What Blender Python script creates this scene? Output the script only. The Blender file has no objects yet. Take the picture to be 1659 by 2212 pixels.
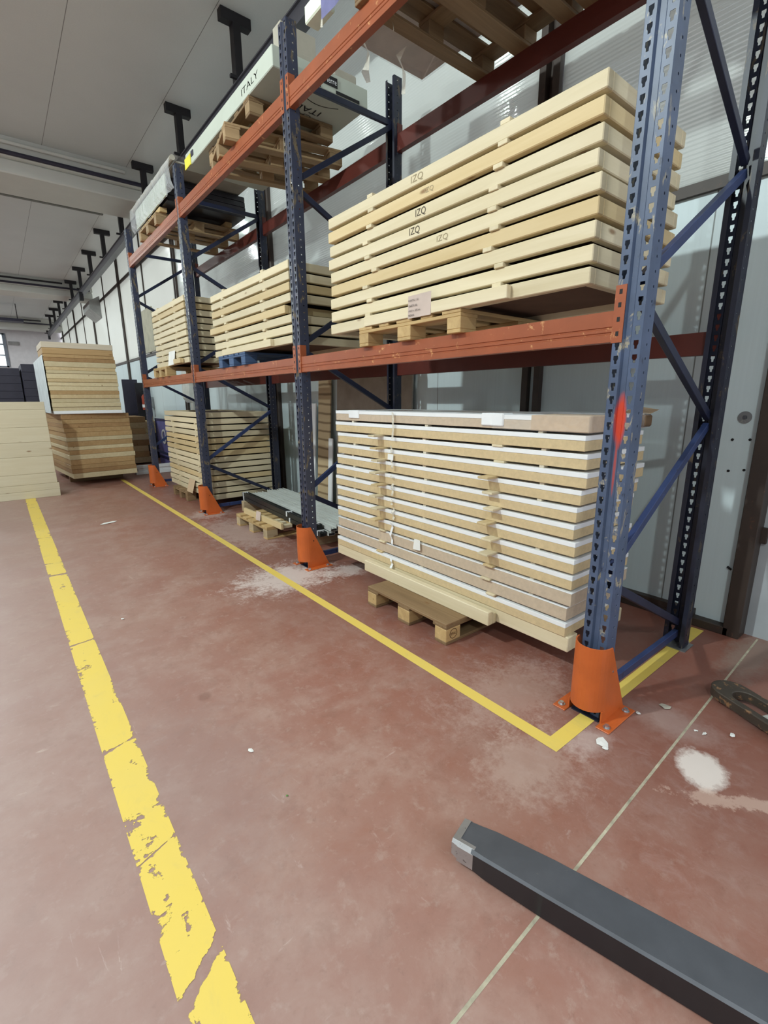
import bpy, bmesh, math, random
from mathutils import Vector, Matrix
random.seed(7)
SC = bpy.context.scene
COL = SC.collection
PI = math.pi

# ------------------------------------------------------------------ camera
FW, FH, FPX = 1659.0, 2212.0, 1020.0
PP = (829.5, 1106.0)
def _axes():
    d1 = Vector((-10 - PP[0], 868 - PP[1], FPX)).normalized()
    d2 = Vector((2140 - PP[0], 854 - PP[1], FPX))
    X = (d2 - d1 * d2.dot(d1)).normalized()
    Z = X.cross(d1)
    if Z.y > 0: Z = -Z
    return X, d1, Z
_X, _Y, _Z = _axes()
EYE = 1.5
def w(c):      # camera vector (x right, y down, z forward) -> world
    return Vector((_X.dot(c), _Y.dot(c), _Z.dot(c)))
right, down, fwd = w(Vector((1, 0, 0))), w(Vector((0, 1, 0))), w(Vector((0, 0, 1)))
cam = bpy.data.cameras.new('camera')
camo = bpy.data.objects.new('camera', cam)
COL.objects.link(camo)
M = Matrix((right, -down, -fwd)).transposed().to_4x4()
M.translation = Vector((0, 0, EYE))
camo.matrix_world = M
cam.sensor_fit = 'VERTICAL'
cam.sensor_height = 36.0
cam.lens = FPX / FH * 36.0
cam.clip_end = 200
SC.camera = camo

# ------------------------------------------------------------------ light
SKY_HALL, SKY_OUT = 0.5, 3.6
SC.view_settings.view_transform = 'Standard'
SC.view_settings.look = 'None'
SC.view_settings.exposure = 0.0
SC.view_settings.gamma = 1.0
SC.view_settings.use_curve_mapping = False
world = bpy.data.worlds.new('world')
SC.world = world
world.use_nodes = True
bg = world.node_tree.nodes['Background']
_wn = world.node_tree.nodes; _wl = world.node_tree.links
_tc0 = _wn.new('ShaderNodeTexCoord'); _sx = _wn.new('ShaderNodeSeparateXYZ'); _mr = _wn.new('ShaderNodeMapRange')
_wl.new(_tc0.outputs['Generated'], _sx.inputs[0]); _wl.new(_sx.outputs[0], _mr.inputs[0])
_mr.inputs[1].default_value = -0.3; _mr.inputs[2].default_value = 0.4
_mr.inputs[3].default_value = SKY_HALL; _mr.inputs[4].default_value = SKY_OUT
_wl.new(_mr.outputs[0], bg.inputs[1])
bg.inputs[0].default_value = (0.88, 0.94, 1.0, 1)
LAMP_W = 345
for lx, ys in ((-3.0, (-2.8, 3.0, 7.2, 11.4, 15.6, 19.8, 24.0, 28.2)), (-9.0, (0.9, 9.3, 17.7, 26.1))):  # outer row and farthest lamps are added to brighten the far hall
    for ly in ys:
        ld = bpy.data.lights.new('high_bay_and_fill_lamp', 'SPOT')
        ld.spot_size = math.radians(179.5); ld.spot_blend = 0.12
        ld.shadow_soft_size = 0.11
        ld.energy = LAMP_W * (0.35 if lx < -5 else (1.3 if ly < 0 else 2.8) if ly < 4 else 1.1 if ly < 8 else 1.3)
        ld.color = (0.88, 1.0, 0.98)
        lo = bpy.data.objects.new('high_bay_and_fill_lamp', ld)
        lo.location = (lx, ly, 5.5)
        COL.objects.link(lo)
try:
    SC.cycles.use_denoising = True
    SC.cycles.max_bounces = 6
    SC.cycles.transparent_max_bounces = 12
    SC.cycles.sample_clamp_indirect = 4.0
    SC.cycles.caustics_reflective = False
    SC.cycles.caustics_refractive = False
except Exception:
    pass

# ------------------------------------------------------------------ material helpers
def lin(c):
    return tuple(((v / 255) / 12.92 if v / 255 <= 0.04045 else ((v / 255 + 0.055) / 1.055) ** 2.4) for v in c) + (1,)
class NT:
    def __init__(s, name):
        s.m = bpy.data.materials.new(name)
        s.m.use_nodes = True
        s.t = s.m.node_tree
        s.t.nodes.clear()
        s.out = s.n('ShaderNodeOutputMaterial')
    def n(s, k, **kw):
        nd = s.t.nodes.new(k)
        for a, v in kw.items(): setattr(nd, a, v)
        return nd
    def l(s, a, b): s.t.links.new(a, b)
    def val(s, nd, i, v):
        if hasattr(v, 'is_output'): s.l(v, nd.inputs[i])
        else: nd.inputs[i].default_value = v
    def math(s, op, a, b=None, c=None, clamp=False):
        nd = s.n('ShaderNodeMath', operation=op, use_clamp=clamp)
        s.val(nd, 0, a)
        if b is not None: s.val(nd, 1, b)
        if c is not None: s.val(nd, 2, c)
        return nd.outputs[0]
    def mix(s, f, a, b):
        nd = s.n('ShaderNodeMix', data_type='RGBA')
        s.val(nd, 0, f); s.val(nd, 6, a); s.val(nd, 7, b)
        return nd.outputs[2]
    def ramp(s, f, lo, hi):
        nd = s.n('ShaderNodeMapRange')
        s.val(nd, 0, f); nd.inputs[1].default_value = lo; nd.inputs[2].default_value = hi
        return nd.outputs[0]
    def coord(s): return s.n('ShaderNodeTexCoord').outputs['Object']
    def mapv(s, v, sc=(1, 1, 1), off=None):
        nd = s.n('ShaderNodeMapping')
        s.l(v, nd.inputs[0]); nd.inputs[3].default_value = sc
        if off is not None: s.val(nd, 1, off)
        return nd.outputs[0]
    def noise(s, v, scale, detail=3, rough=0.55, dist=0):
        nd = s.n('ShaderNodeTexNoise')
        s.l(v, nd.inputs['Vector'])
        nd.inputs['Scale'].default_value = scale; nd.inputs['Detail'].default_value = detail
        nd.inputs['Roughness'].default_value = rough; nd.inputs['Distortion'].default_value = dist
        return nd.outputs[0]
    def xyz(s, v):
        nd = s.n('ShaderNodeSeparateXYZ'); s.l(v, nd.inputs[0]); return nd.outputs
    def bsdf(s, col, rough=0.6, metal=0.0, spec=0.4, bump=None, bs=0.2, bd=0.01):
        b = s.n('ShaderNodeBsdfPrincipled')
        s.val(b, 'Base Color', col); s.val(b, 'Roughness', rough); s.val(b, 'Metallic', metal)
        b.inputs['Specular IOR Level'].default_value = spec
        if bump is not None:
            bn = s.n('ShaderNodeBump'); bn.inputs['Strength'].default_value = bs; bn.inputs['Distance'].default_value = bd
            s.l(bump, bn.inputs['Height']); s.l(bn.outputs[0], b.inputs['Normal'])
        return b
    def end(s, sh):
        s.l(sh if hasattr(sh, 'is_output') else sh.outputs[0], s.out.inputs[0])
        return s.m

def plain(name, c, rough=0.6, metal=0.0, spec=0.4, var=0.08, scale=6):
    t = NT(name)
    f = t.noise(t.coord(), scale, 4)
    c0 = lin(c)
    a = tuple(v * (1 - var * 1.6) for v in c0[:3]) + (1,)
    b = tuple(min(1, v * (1 + var * 1.6)) for v in c0[:3]) + (1,)
    return t.end(t.bsdf(t.mix(t.ramp(f, 0.3, 0.7), a, b), rough, metal, spec))

def wood(name, c1, c2, axis, knots=True, rough=0.62, tone=0.2):
    t = NT(name)
    v = t.coord()
    oi = t.n('ShaderNodeObjectInfo')
    off = t.n('ShaderNodeCombineXYZ')
    r = t.math('MULTIPLY', oi.outputs['Random'], 40.0)
    for i in range(3): t.l(r, off.inputs[i])
    sc = [16, 16, 16]; sc[axis] = 1.1
    g = t.noise(t.mapv(v, sc, off.outputs[0]), 1.0, 5, 0.6, 0.8)
    sc2 = [70, 70, 70]; sc2[axis] = 2.0
    fine = t.noise(t.mapv(v, sc2, off.outputs[0]), 1.0, 3)
    f = t.math('ADD', t.math('MULTIPLY', t.ramp(g, 0.25, 0.75), 0.7), t.math('MULTIPLY', fine, 0.35))
    col = t.mix(f, lin(c1), lin(c2))
    br = t.math('ADD', 1.0 - tone * 0.5, t.math('MULTIPLY', oi.outputs['Random'], tone))
    hs = t.n('ShaderNodeHueSaturation'); t.l(col, hs.inputs['Color']); t.l(br, hs.inputs['Value'])
    hs.inputs['Saturation'].default_value = 1.0
    col = hs.outputs[0]
    if knots:
        vo = t.n('ShaderNodeTexVoronoi')
        sk = [9, 9, 9]; sk[axis] = 3.2
        t.l(t.mapv(v, sk, off.outputs[0]), vo.inputs['Vector']); vo.inputs['Scale'].default_value = 1.0
        k = t.ramp(vo.outputs['Distance'], 0.13, 0.05)
        pick = t.math('GREATER_THAN', t.xyz(vo.outputs['Color'])[0], 0.62)
        col = t.mix(t.math('MULTIPLY', t.math('MULTIPLY', k, pick), 0.75), col, lin((120, 78, 40)))
    return t.end(t.bsdf(col, rough, 0, 0.3, fine, 0.08, 0.004))

def tri(name, c1, c2, **k): return [wood(name + '_' + 'xyz'[i], c1, c2, i, **k) for i in range(3)]
PINE = tri('pine', (222, 210, 182), (202, 187, 152))
PINE_W = tri('pine_warm', (214, 194, 154), (198, 174, 128))
PINE_G = tri('pine_grey', (196, 178, 146), (160, 140, 108))
PAL = tri('pallet_wood', (206, 178, 128), (166, 136, 92), tone=0.3)
PAL_MID = tri('dull_pallet_wood', (176, 150, 114), (140, 114, 82), tone=0.3)
PAL_OLD = tri('old_pallet_wood', (150, 124, 92), (112, 88, 62), tone=0.3)
PAL_BLUE = tri('blue_pallet_paint', (78, 104, 142), (60, 80, 112), knots=False, tone=0.2)
DARKWOOD = tri('dark_board', (126, 100, 74), (88, 68, 50))
TIMB = [tri('timber_a', (214, 200, 166), (194, 176, 138)), tri('timber_b', (190, 160, 116), (166, 132, 90)),
        tri('timber_c', (204, 184, 146), (180, 156, 116)), tri('timber_d', (170, 136, 96), (142, 110, 74)),
        tri('timber_e', (216, 206, 190), (198, 184, 160))]
BEIGE = tri('planed_timber', (206, 198, 174), (192, 180, 152), tone=0.08)
PLY = tri('plywood', (176, 152, 112), (150, 124, 86), knots=False)

def mat_floor():
    t = NT('red_concrete')
    v = t.coord()
    X, Y, Z = t.xyz(v)
    n1 = t.noise(v, 0.8, 5, 0.6, 0.3)
    n2 = t.noise(v, 3.2, 7, 0.7, 0.2)
    n3 = t.noise(v, 30, 5, 0.65)
    n4 = t.noise(t.mapv(v, (1, 1, 1), (7, 3, 0)), 9.0, 6, 0.7, 0.3)
    n5 = t.noise(t.mapv(v, (1, 1, 1), (17, 5, 0)), 17.0, 5, 0.7, 0.2)
    col = t.mix(t.ramp(n1, 0.32, 0.68), lin((154, 106, 92)), lin((164, 128, 114)))
    col = t.mix(t.math('MULTIPLY', t.ramp(n2, 0.46, 0.72), 0.65), col, lin((182, 156, 144)))
    col = t.mix(t.math('MULTIPLY', t.ramp(n2, 0.44, 0.24), 0.6), col, lin((146, 88, 66)))
    col = t.mix(t.math('MULTIPLY', t.ramp(n4, 0.52, 0.66), 0.4), col, lin((138, 98, 84)))
    col = t.mix(t.math('MULTIPLY', t.ramp(n5, 0.56, 0.68), 0.35), col, lin((186, 164, 152)))
    col = t.mix(t.math('MULTIPLY', t.ramp(n3, 0.60, 0.72), 0.3), col, lin((112, 76, 66)))
    col = t.mix(t.math('MULTIPLY', t.ramp(n3, 0.40, 0.28), 0.25), col, lin((190, 158, 146)))
    lane = t.ramp(t.math('ADD', X, t.math('MULTIPLY', n1, 0.9)), 1.5, 0.1)
    col = t.mix(t.math('MULTIPLY', lane, 0.62), col, lin((166, 148, 144)))
    for (off, sc3, th) in (((3, 1, 0), (8, 1.6, 1), 0.645), ((9, 4, 0), (1.5, 7, 1), 0.65)):
        sc = t.noise(t.mapv(v, sc3, off), 2.2, 8, 0.72, 1.0)
        col = t.mix(t.math('MULTIPLY', t.ramp(sc, th, th + 0.07), 0.4), col, lin((208, 192, 184)))
    near = t.ramp(t.math('ADD', t.math('ABSOLUTE', t.math('SUBTRACT', X, 2.0)), t.math('MULTIPLY', n2, 0.8)), 1.3, 0.3)
    du = t.noise(t.mapv(v, (3, 2, 1)), 4.0, 8, 0.75, 0.6)
    col = t.mix(t.math('MULTIPLY', t.math('MULTIPLY', t.ramp(du, 0.5, 0.68), near), 0.55), col, lin((206, 190, 184)))
    rack_red = t.ramp(t.math('ADD', X, t.math('MULTIPLY', t.math('SUBTRACT', n1, 0.5), 1.2)), 0.9, 2.0)  # redder, darker tone towards the rack side
    col = t.mix(t.math('MULTIPLY', rack_red, 0.62), col, lin((122, 68, 54)))
    nb = t.noise(v, 9, 6, 0.7)
    nf = t.noise(v, 45, 5, 0.7)
    def patch(cx, cy, rx, ry, amt, c, jag=1.0, edge=0.25, rot=0.0):
        nonlocal col
        dx = t.math('SUBTRACT', X, cx); dy = t.math('SUBTRACT', Y, cy)
        ca, sa = math.cos(rot), math.sin(rot)
        u = t.math('DIVIDE', t.math('ADD', t.math('MULTIPLY', dx, ca), t.math('MULTIPLY', dy, sa)), rx)
        q = t.math('DIVIDE', t.math('SUBTRACT', t.math('MULTIPLY', dy, ca), t.math('MULTIPLY', dx, sa)), ry)
        d = t.math('SQRT', t.math('ADD', t.math('MULTIPLY', u, u), t.math('MULTIPLY', q, q)))
        d = t.math('ADD', d, t.math('MULTIPLY', t.math('SUBTRACT', nb, 0.5), 1.6 * jag))
        d = t.math('ADD', d, t.math('MULTIPLY', t.math('SUBTRACT', nf, 0.5), 1.1 * jag))
        m = t.math('MULTIPLY', t.ramp(d, 1 + edge, 1 - edge), amt)
        col = t.mix(m, col, lin(c))
    patch(2.06, 0.475, 0.115, 0.085, 0.95, (226, 214, 206), 0.6, 0.2, 0.4)   # spilled plaster
    patch(1.97, 0.33, 0.2, 0.035, 0.5, (214, 186, 170), 2.2, 0.25, -0.9)
    patch(1.55, 0.95, 0.22, 0.16, 0.35, (200, 178, 166), 1.8, 0.4)
    patch(1.9, 1.3, 0.35, 0.2, 0.3, (204, 182, 172), 1.8, 0.4)
    patch(2.28, 0.66, 0.10, 0.16, 0.28, (206, 190, 184), 0.8, 0.5)
    patch(1.85, 0.86, 0.11, 0.07, 0.45, (214, 200, 194), 1.0, 0.5)
    patch(1.75, 3.55, 0.38, 0.28, 0.75, (224, 210, 204), 1.8, 0.4)          # drilling dust by the guards
    patch(2.25, 3.35, 0.18, 0.12, 0.6, (220, 208, 202), 1.5, 0.4)
    patch(2.0, 5.2, 0.3, 0.7, 0.4, (210, 192, 184), 1.8, 0.4)
    patch(2.05, 6.35, 0.25, 0.2, 0.5, (214, 198, 190), 1.5, 0.4)
    patch(0.42, 1.75, 0.25, 0.5, 0.3, (150, 128, 124), 1.4, 0.5)
    patch(0.62, 2.28, 0.03, 0.035, 0.4, (112, 74, 62), 0.6, 0.3)
    patch(3.3, 0.62, 0.35, 0.10, 0.6, (150, 134, 122), 1.2, 0.4)
    rough = t.math('ADD', 0.36, t.math('MULTIPLY', n2, 0.22))
    return t.end(t.bsdf(col, rough, 0, 0.42, n3, 0.06, 0.004))

def mat_yellow(name, wear, fx):
    t = NT(name)
    v = t.coord()
    X, Y, Z = t.xyz(v)
    n = t.noise(v, 3.0, 3)
    col = t.mix(n, lin((234, 204, 92)), lin((226, 200, 110)))
    big = t.noise(t.mapv(v, (9, 5, 1)), 1.0, 7, 0.68, 0.6)
    fine = t.noise(t.mapv(v, (20, 60, 1)), 1.0, 4, 0.6)
    a = t.math('ADD', big, t.math('MULTIPLY', t.math('SUBTRACT', fine, 0.5), 0.35))
    thr = 0.335 if wear else 0.22
    if wear:
        for (cy, wd, am, sl) in ((1.70, 0.045, 0.16, 0.5), (1.05, 0.022, 0.4, 0.8), (1.24, 0.04, 0.06, 0), (0.95, 0.05, 0.09, 0), (2.16, 0.008, 0.2, 0.3), (1.51, 0.003, 0.2, 0.4), (3.35, 0.012, 0.2, 0.2), (4.9, 0.02, 0.2, 0), (5.3, 0.02, 0.22, 0), (6.4, 0.02, 0.2, 0)):
            yy = t.math('SUBTRACT', Y, t.math('ADD', cy, t.math('MULTIPLY', t.math('SUBTRACT', X, fx), sl)))
            g = t.math('DIVIDE', yy, wd)
            g = t.math('EXPONENT', t.math('MULTIPLY', t.math('MULTIPLY', g, g), -1.0))
            a = t.math('SUBTRACT', a, t.math('MULTIPLY', g, am))
        ed = t.math('ABSOLUTE', t.math('SUBTRACT', X, fx))
        a = t.math('SUBTRACT', a, t.math('MULTIPLY', t.ramp(ed, 0.048, 0.068), 0.12))
    al = t.ramp(a, thr - 0.01, thr + 0.01)
    col = t.mix(t.math('MULTIPLY', t.ramp(big, 0.55, 0.75), 0.35), col, lin((196, 180, 120)))
    b = t.bsdf(col, 0.55, 0, 0.3)
    t.l(al, b.inputs['Alpha'])
    return t.end(b)

def mat_blue(name, spray=False, base=(74, 88, 114), wornc=(158, 150, 130), w0=0.575):
    t = NT(name)
    v = t.coord()
    X, Y, Z = t.xyz(v)
    n = t.noise(v, 5, 5, 0.6)
    col = t.mix(t.ramp(n, 0.3, 0.7), lin(tuple(int(c * 0.88) for c in base)), lin(tuple(min(255, int(c * 1.1)) for c in base)))
    wn = t.noise(t.mapv(v, (14, 14, 5)), 1.0, 6, 0.7, 0.5)
    col = t.mix(t.ramp(wn, w0, w0 + 0.05), col, lin(wornc))
    dk = t.noise(t.mapv(v, (20, 20, 9)), 1.3, 4, 0.6)
    col = t.mix(t.math('MULTIPLY', t.ramp(dk, 0.64, 0.7), 0.7), col, lin((30, 34, 50)))
    if spray:
        d = t.math('ADD', t.math('POWER', t.math('DIVIDE', t.math('SUBTRACT', Z, 1.40), 0.10), 2.0),
                   t.math('POWER', t.math('DIVIDE', t.math('ADD', Y, 0.006), 0.024), 2.0))
        d = t.math('ADD', d, t.math('MULTIPLY', t.math('SUBTRACT', n, 0.5), 1.5))
        col = t.mix(t.ramp(d, 1.4, 0.5), col, lin((196, 62, 36)))
        d2 = t.math('ADD', t.math('POWER', t.math('DIVIDE', t.math('SUBTRACT', Z, 1.2), 0.12), 2.0),
                    t.math('POWER', t.math('DIVIDE', Y, 0.006), 2.0))
        col = t.mix(t.math('MULTIPLY', t.ramp(d2, 1.3, 0.5), 0.6), col, lin((196, 72, 44)))
    return t.end(t.bsdf(col, 0.42, 0, 0.45, n, 0.05, 0.004))

def mat_worn(name, c, worn, w0=0.66, rough=0.45, var=0.12, metal=0.0, scale=5.0):
    t = NT(name)
    v = t.coord()
    n = t.noise(v, scale, 5, 0.6)
    c0 = lin(c)
    col = t.mix(t.ramp(n, 0.3, 0.7), tuple(x * (1 - var) for x in c0[:3]) + (1,), tuple(min(1, x * (1 + var)) for x in c0[:3]) + (1,))
    wn = t.noise(v, scale * 3, 6, 0.7, 0.4)
    col = t.mix(t.ramp(wn, w0, w0 + 0.06), col, lin(worn))
    return t.end(t.bsdf(col, rough, metal, 0.45, n, 0.05, 0.004))

def mat_poly(name, tint=(190, 198, 198), trans=0.3):
    t = NT(name)
    v = t.coord()
    X, Y, Z = t.xyz(v)
    n = t.noise(v, 1.2, 4)
    h = t.math('SINE', t.math('MULTIPLY', Z, 2 * PI / 0.026))
    bn = t.n('ShaderNodeBump'); bn.inputs['Strength'].default_value = 0.9; bn.inputs['Distance'].default_value = 0.0016
    t.l(h, bn.inputs['Height'])
    c = t.mix(n, lin(tuple(int(x * 0.96) for x in tint)), lin(tint))
    d = t.n('ShaderNodeBsdfDiffuse'); t.l(c, d.inputs[0])
    tr = t.n('ShaderNodeBsdfTranslucent'); t.l(c, tr.inputs[0])
    g = t.n('ShaderNodeBsdfAnisotropic') if False else t.n('ShaderNodeBsdfGlossy')
    g.inputs['Roughness'].default_value = 0.07; g.inputs[0].default_value = (0.9, 0.9, 0.9, 1)
    t.l(bn.outputs[0], g.inputs['Normal'])
    m1 = t.n('ShaderNodeMixShader'); m1.inputs[0].default_value = trans
    t.l(d.outputs[0], m1.inputs[1]); t.l(tr.outputs[0], m1.inputs[2])
    m2 = t.n('ShaderNodeMixShader'); m2.inputs[0].default_value = 0.24
    t.l(m1.outputs[0], m2.inputs[1]); t.l(g.outputs[0], m2.inputs[2])
    return t.end(m2)

def mat_panel(name, c, pitch=None, off=0.0, axis=1):
    t = NT(name)
    v = t.coord()
    xs = t.xyz(v)
    n = t.noise(v, 1.5, 4)
    fine = t.noise(t.mapv(v, (60, 60, 1.2)), 1.0, 3)
    c0 = lin(c)
    col = t.mix(t.math('MULTIPLY', t.math('ADD', n, fine), 0.5), tuple(x * 0.88 for x in c0[:3]) + (1,), tuple(min(1, x * 1.08) for x in c0[:3]) + (1,))
    if pitch:
        fr = t.math('FRACT', t.math('DIVIDE', t.math('ADD', xs[axis], 1000 * pitch - off), pitch))
        ln = t.math('LESS_THAN', t.math('ABSOLUTE', t.math('SUBTRACT', fr, 0.5)), 0.004 / pitch)
        col = t.mix(t.math('MULTIPLY', ln, 0.75), col, lin((90, 90, 86)))
    return t.end(t.bsdf(col, 0.5, 0, 0.35))

def mat_film(name, alpha=0.25, tint=(0.95, 0.97, 1.0), rough=0.12, scale=14):
    t = NT(name)
    v = t.coord()
    n = t.noise(v, scale, 4, 0.6, 1.5)
    bn = t.n('ShaderNodeBump'); bn.inputs['Strength'].default_value = 0.8; bn.inputs['Distance'].default_value = 0.02
    t.l(n, bn.inputs['Height'])
    tp = t.n('ShaderNodeBsdfTransparent')
    b = t.n('ShaderNodeBsdfPrincipled'); b.inputs['Base Color'].default_value = tint + (1,)
    b.inputs['Roughness'].default_value = rough; t.l(bn.outputs[0], b.inputs['Normal'])
    m = t.n('ShaderNodeMixShader'); m.inputs[0].default_value = alpha
    t.l(tp.outputs[0], m.inputs[1]); t.l(b.outputs[0], m.inputs[2])
    return t.end(m)

FLOOR = mat_floor()
YEL_W = mat_yellow('worn_yellow_paint', True, 0.2)
YEL = mat_yellow('yellow_paint', False, 0.0)
BLUE = mat_blue('blue_rack_paint')
BLUE_S = mat_blue('blue_rack_paint_sprayed', True)
BLUE_D = mat_blue('dark_shaded_blue_rack_paint', base=(34, 38, 54), wornc=(84, 74, 62), w0=0.58)  # rear posts' shade is put into this blue; front base plates share it
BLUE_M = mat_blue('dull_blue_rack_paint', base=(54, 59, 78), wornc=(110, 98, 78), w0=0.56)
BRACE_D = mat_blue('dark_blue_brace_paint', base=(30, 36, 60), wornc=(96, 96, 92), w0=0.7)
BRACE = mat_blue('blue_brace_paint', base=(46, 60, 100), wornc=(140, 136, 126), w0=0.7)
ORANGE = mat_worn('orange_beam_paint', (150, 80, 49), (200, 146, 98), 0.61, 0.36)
ORANGE_R = mat_worn('orange_beam_paint_shaded', (90, 38, 30), (116, 52, 38), 0.7, 0.5)  # same orange as the front beams, darkened for the shade at the back
GUARD = mat_worn('orange_guard_paint', (196, 98, 46), (196, 140, 60), 0.68, 0.4)
STEEL = mat_worn('galvanised_steel', (150, 152, 154), (190, 190, 188), 0.6, 0.35, metal=0.7)
BOLT = plain('bright_bolt', (205, 208, 212), 0.25, 0.9)
BLACKSTEEL = mat_worn('black_fork_steel', (88, 90, 96), (104, 104, 106), 0.66, 0.42, metal=0.3, scale=9)
WORNSTEEL = mat_worn('bare_worn_steel', (176, 176, 178), (96, 92, 90), 0.6, 0.3, metal=0.7, scale=16)
RAILM = mat_worn('dark_grey_rail_paint', (74, 74, 82), (96, 96, 100), 0.68, 0.35)
HANG = plain('black_hanger_steel', (36, 34, 38), 0.6)
BROWN = mat_worn('brown_steel', (60, 49, 43), (84, 60, 48), 0.62, 0.5)
CEIL = mat_panel('ceiling_concrete', (220, 224, 222), 1.31, 1.285 + 0.655, 0)
BEAMC = plain('concrete_beam', (214, 216, 210), 0.8, var=0.02, scale=2)
PANEL = mat_panel('white_wall_panel', (212, 226, 230), 1.15, 1.22 + 0.575, 1)
WALLG = plain('grey_painted_wall', (176, 182, 186), 0.7, var=0.1, scale=2)
WALLF = plain('white_end_wall', (214, 208, 212), 0.8, var=0.03)
POLY = mat_poly('ribbed_polycarbonate', (222, 226, 222), 0.38)
POLY_F = mat_poly('milky_polycarbonate', (236, 236, 230), 0.55)
MDF = plain('mdf', (206, 184, 144), 0.7, var=0.05, scale=40)
MDFG = plain('grey_beige_mdf', (196, 178, 156), 0.7, var=0.05, scale=40)
WHITE = plain('white_laminate', (236, 238, 240), 0.4, var=0.02)
PAPER = plain('paper', (232, 232, 228), 0.8, var=0.03)
CARD = plain('cardboard', (196, 170, 140), 0.85, var=0.06, scale=20)
CARDP = plain('pink_grey_cardboard', (196, 178, 168), 0.85, var=0.05)
CARTON = plain('white_carton', (188, 194, 182), 0.75, var=0.03, scale=3)
CARTONG = plain('grey_carton', (176, 170, 156), 0.8, var=0.05)
INK = plain('black_ink', (28, 26, 28), 0.7)
PENCIL = plain('grey_pencil', (158, 144, 114), 0.8)
MARK = plain('dark_pencil', (74, 66, 54), 0.8)
PADM = plain('cream_pad', (206, 196, 176), 0.8)
FOAM = plain('white_foam', (226, 234, 214), 0.8, var=0.03)
PURPLE = plain('lilac_film', (112, 112, 152), 0.35, var=0.12, scale=9)
FILM = mat_film('clear_stretch_film', 0.36, rough=0.07)
FILM2 = mat_film('thin_clear_film', 0.14, rough=0.2)
FILMSTRIP = mat_film('torn_film', 0.7, (0.72, 0.68, 0.58), 0.4)
BLACKF = plain('black_wrapped_panel', (30, 26, 32), 0.35, var=0.2)
DARKP = plain('dark_slate_panel', (52, 50, 66), 0.5, var=0.1)
ALU = plain('pale_aluminium', (214, 218, 214), 0.35, 0.25, var=0.05)
ALUD = plain('dark_profile', (48, 50, 50), 0.35, 0.2, var=0.1)
INNER = plain('dark_brown_inner', (92, 66, 50), 0.9)
YELL = plain('yellow_sticker', (232, 220, 70), 0.6)
RED = plain('extinguisher_red', (158, 66, 46), 0.35)
GREYBOX = plain('pale_grey_plastic', (206, 206, 200), 0.5)
BLUEB = plain('blue_violet_panel', (116, 116, 184), 0.4)
NAVY = plain('navy_frame', (36, 40, 92), 0.4)
JOINT = plain('joint_filler', (176, 168, 146), 0.8, var=0.2, scale=20)
def mat_sky():
    t = NT('daylight_pane')
    e = t.n('ShaderNodeEmission'); e.inputs[0].default_value = (0.86, 0.96, 1, 1); e.inputs[1].default_value = 1.6
    return t.end(e)
SKY = mat_sky()

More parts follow.
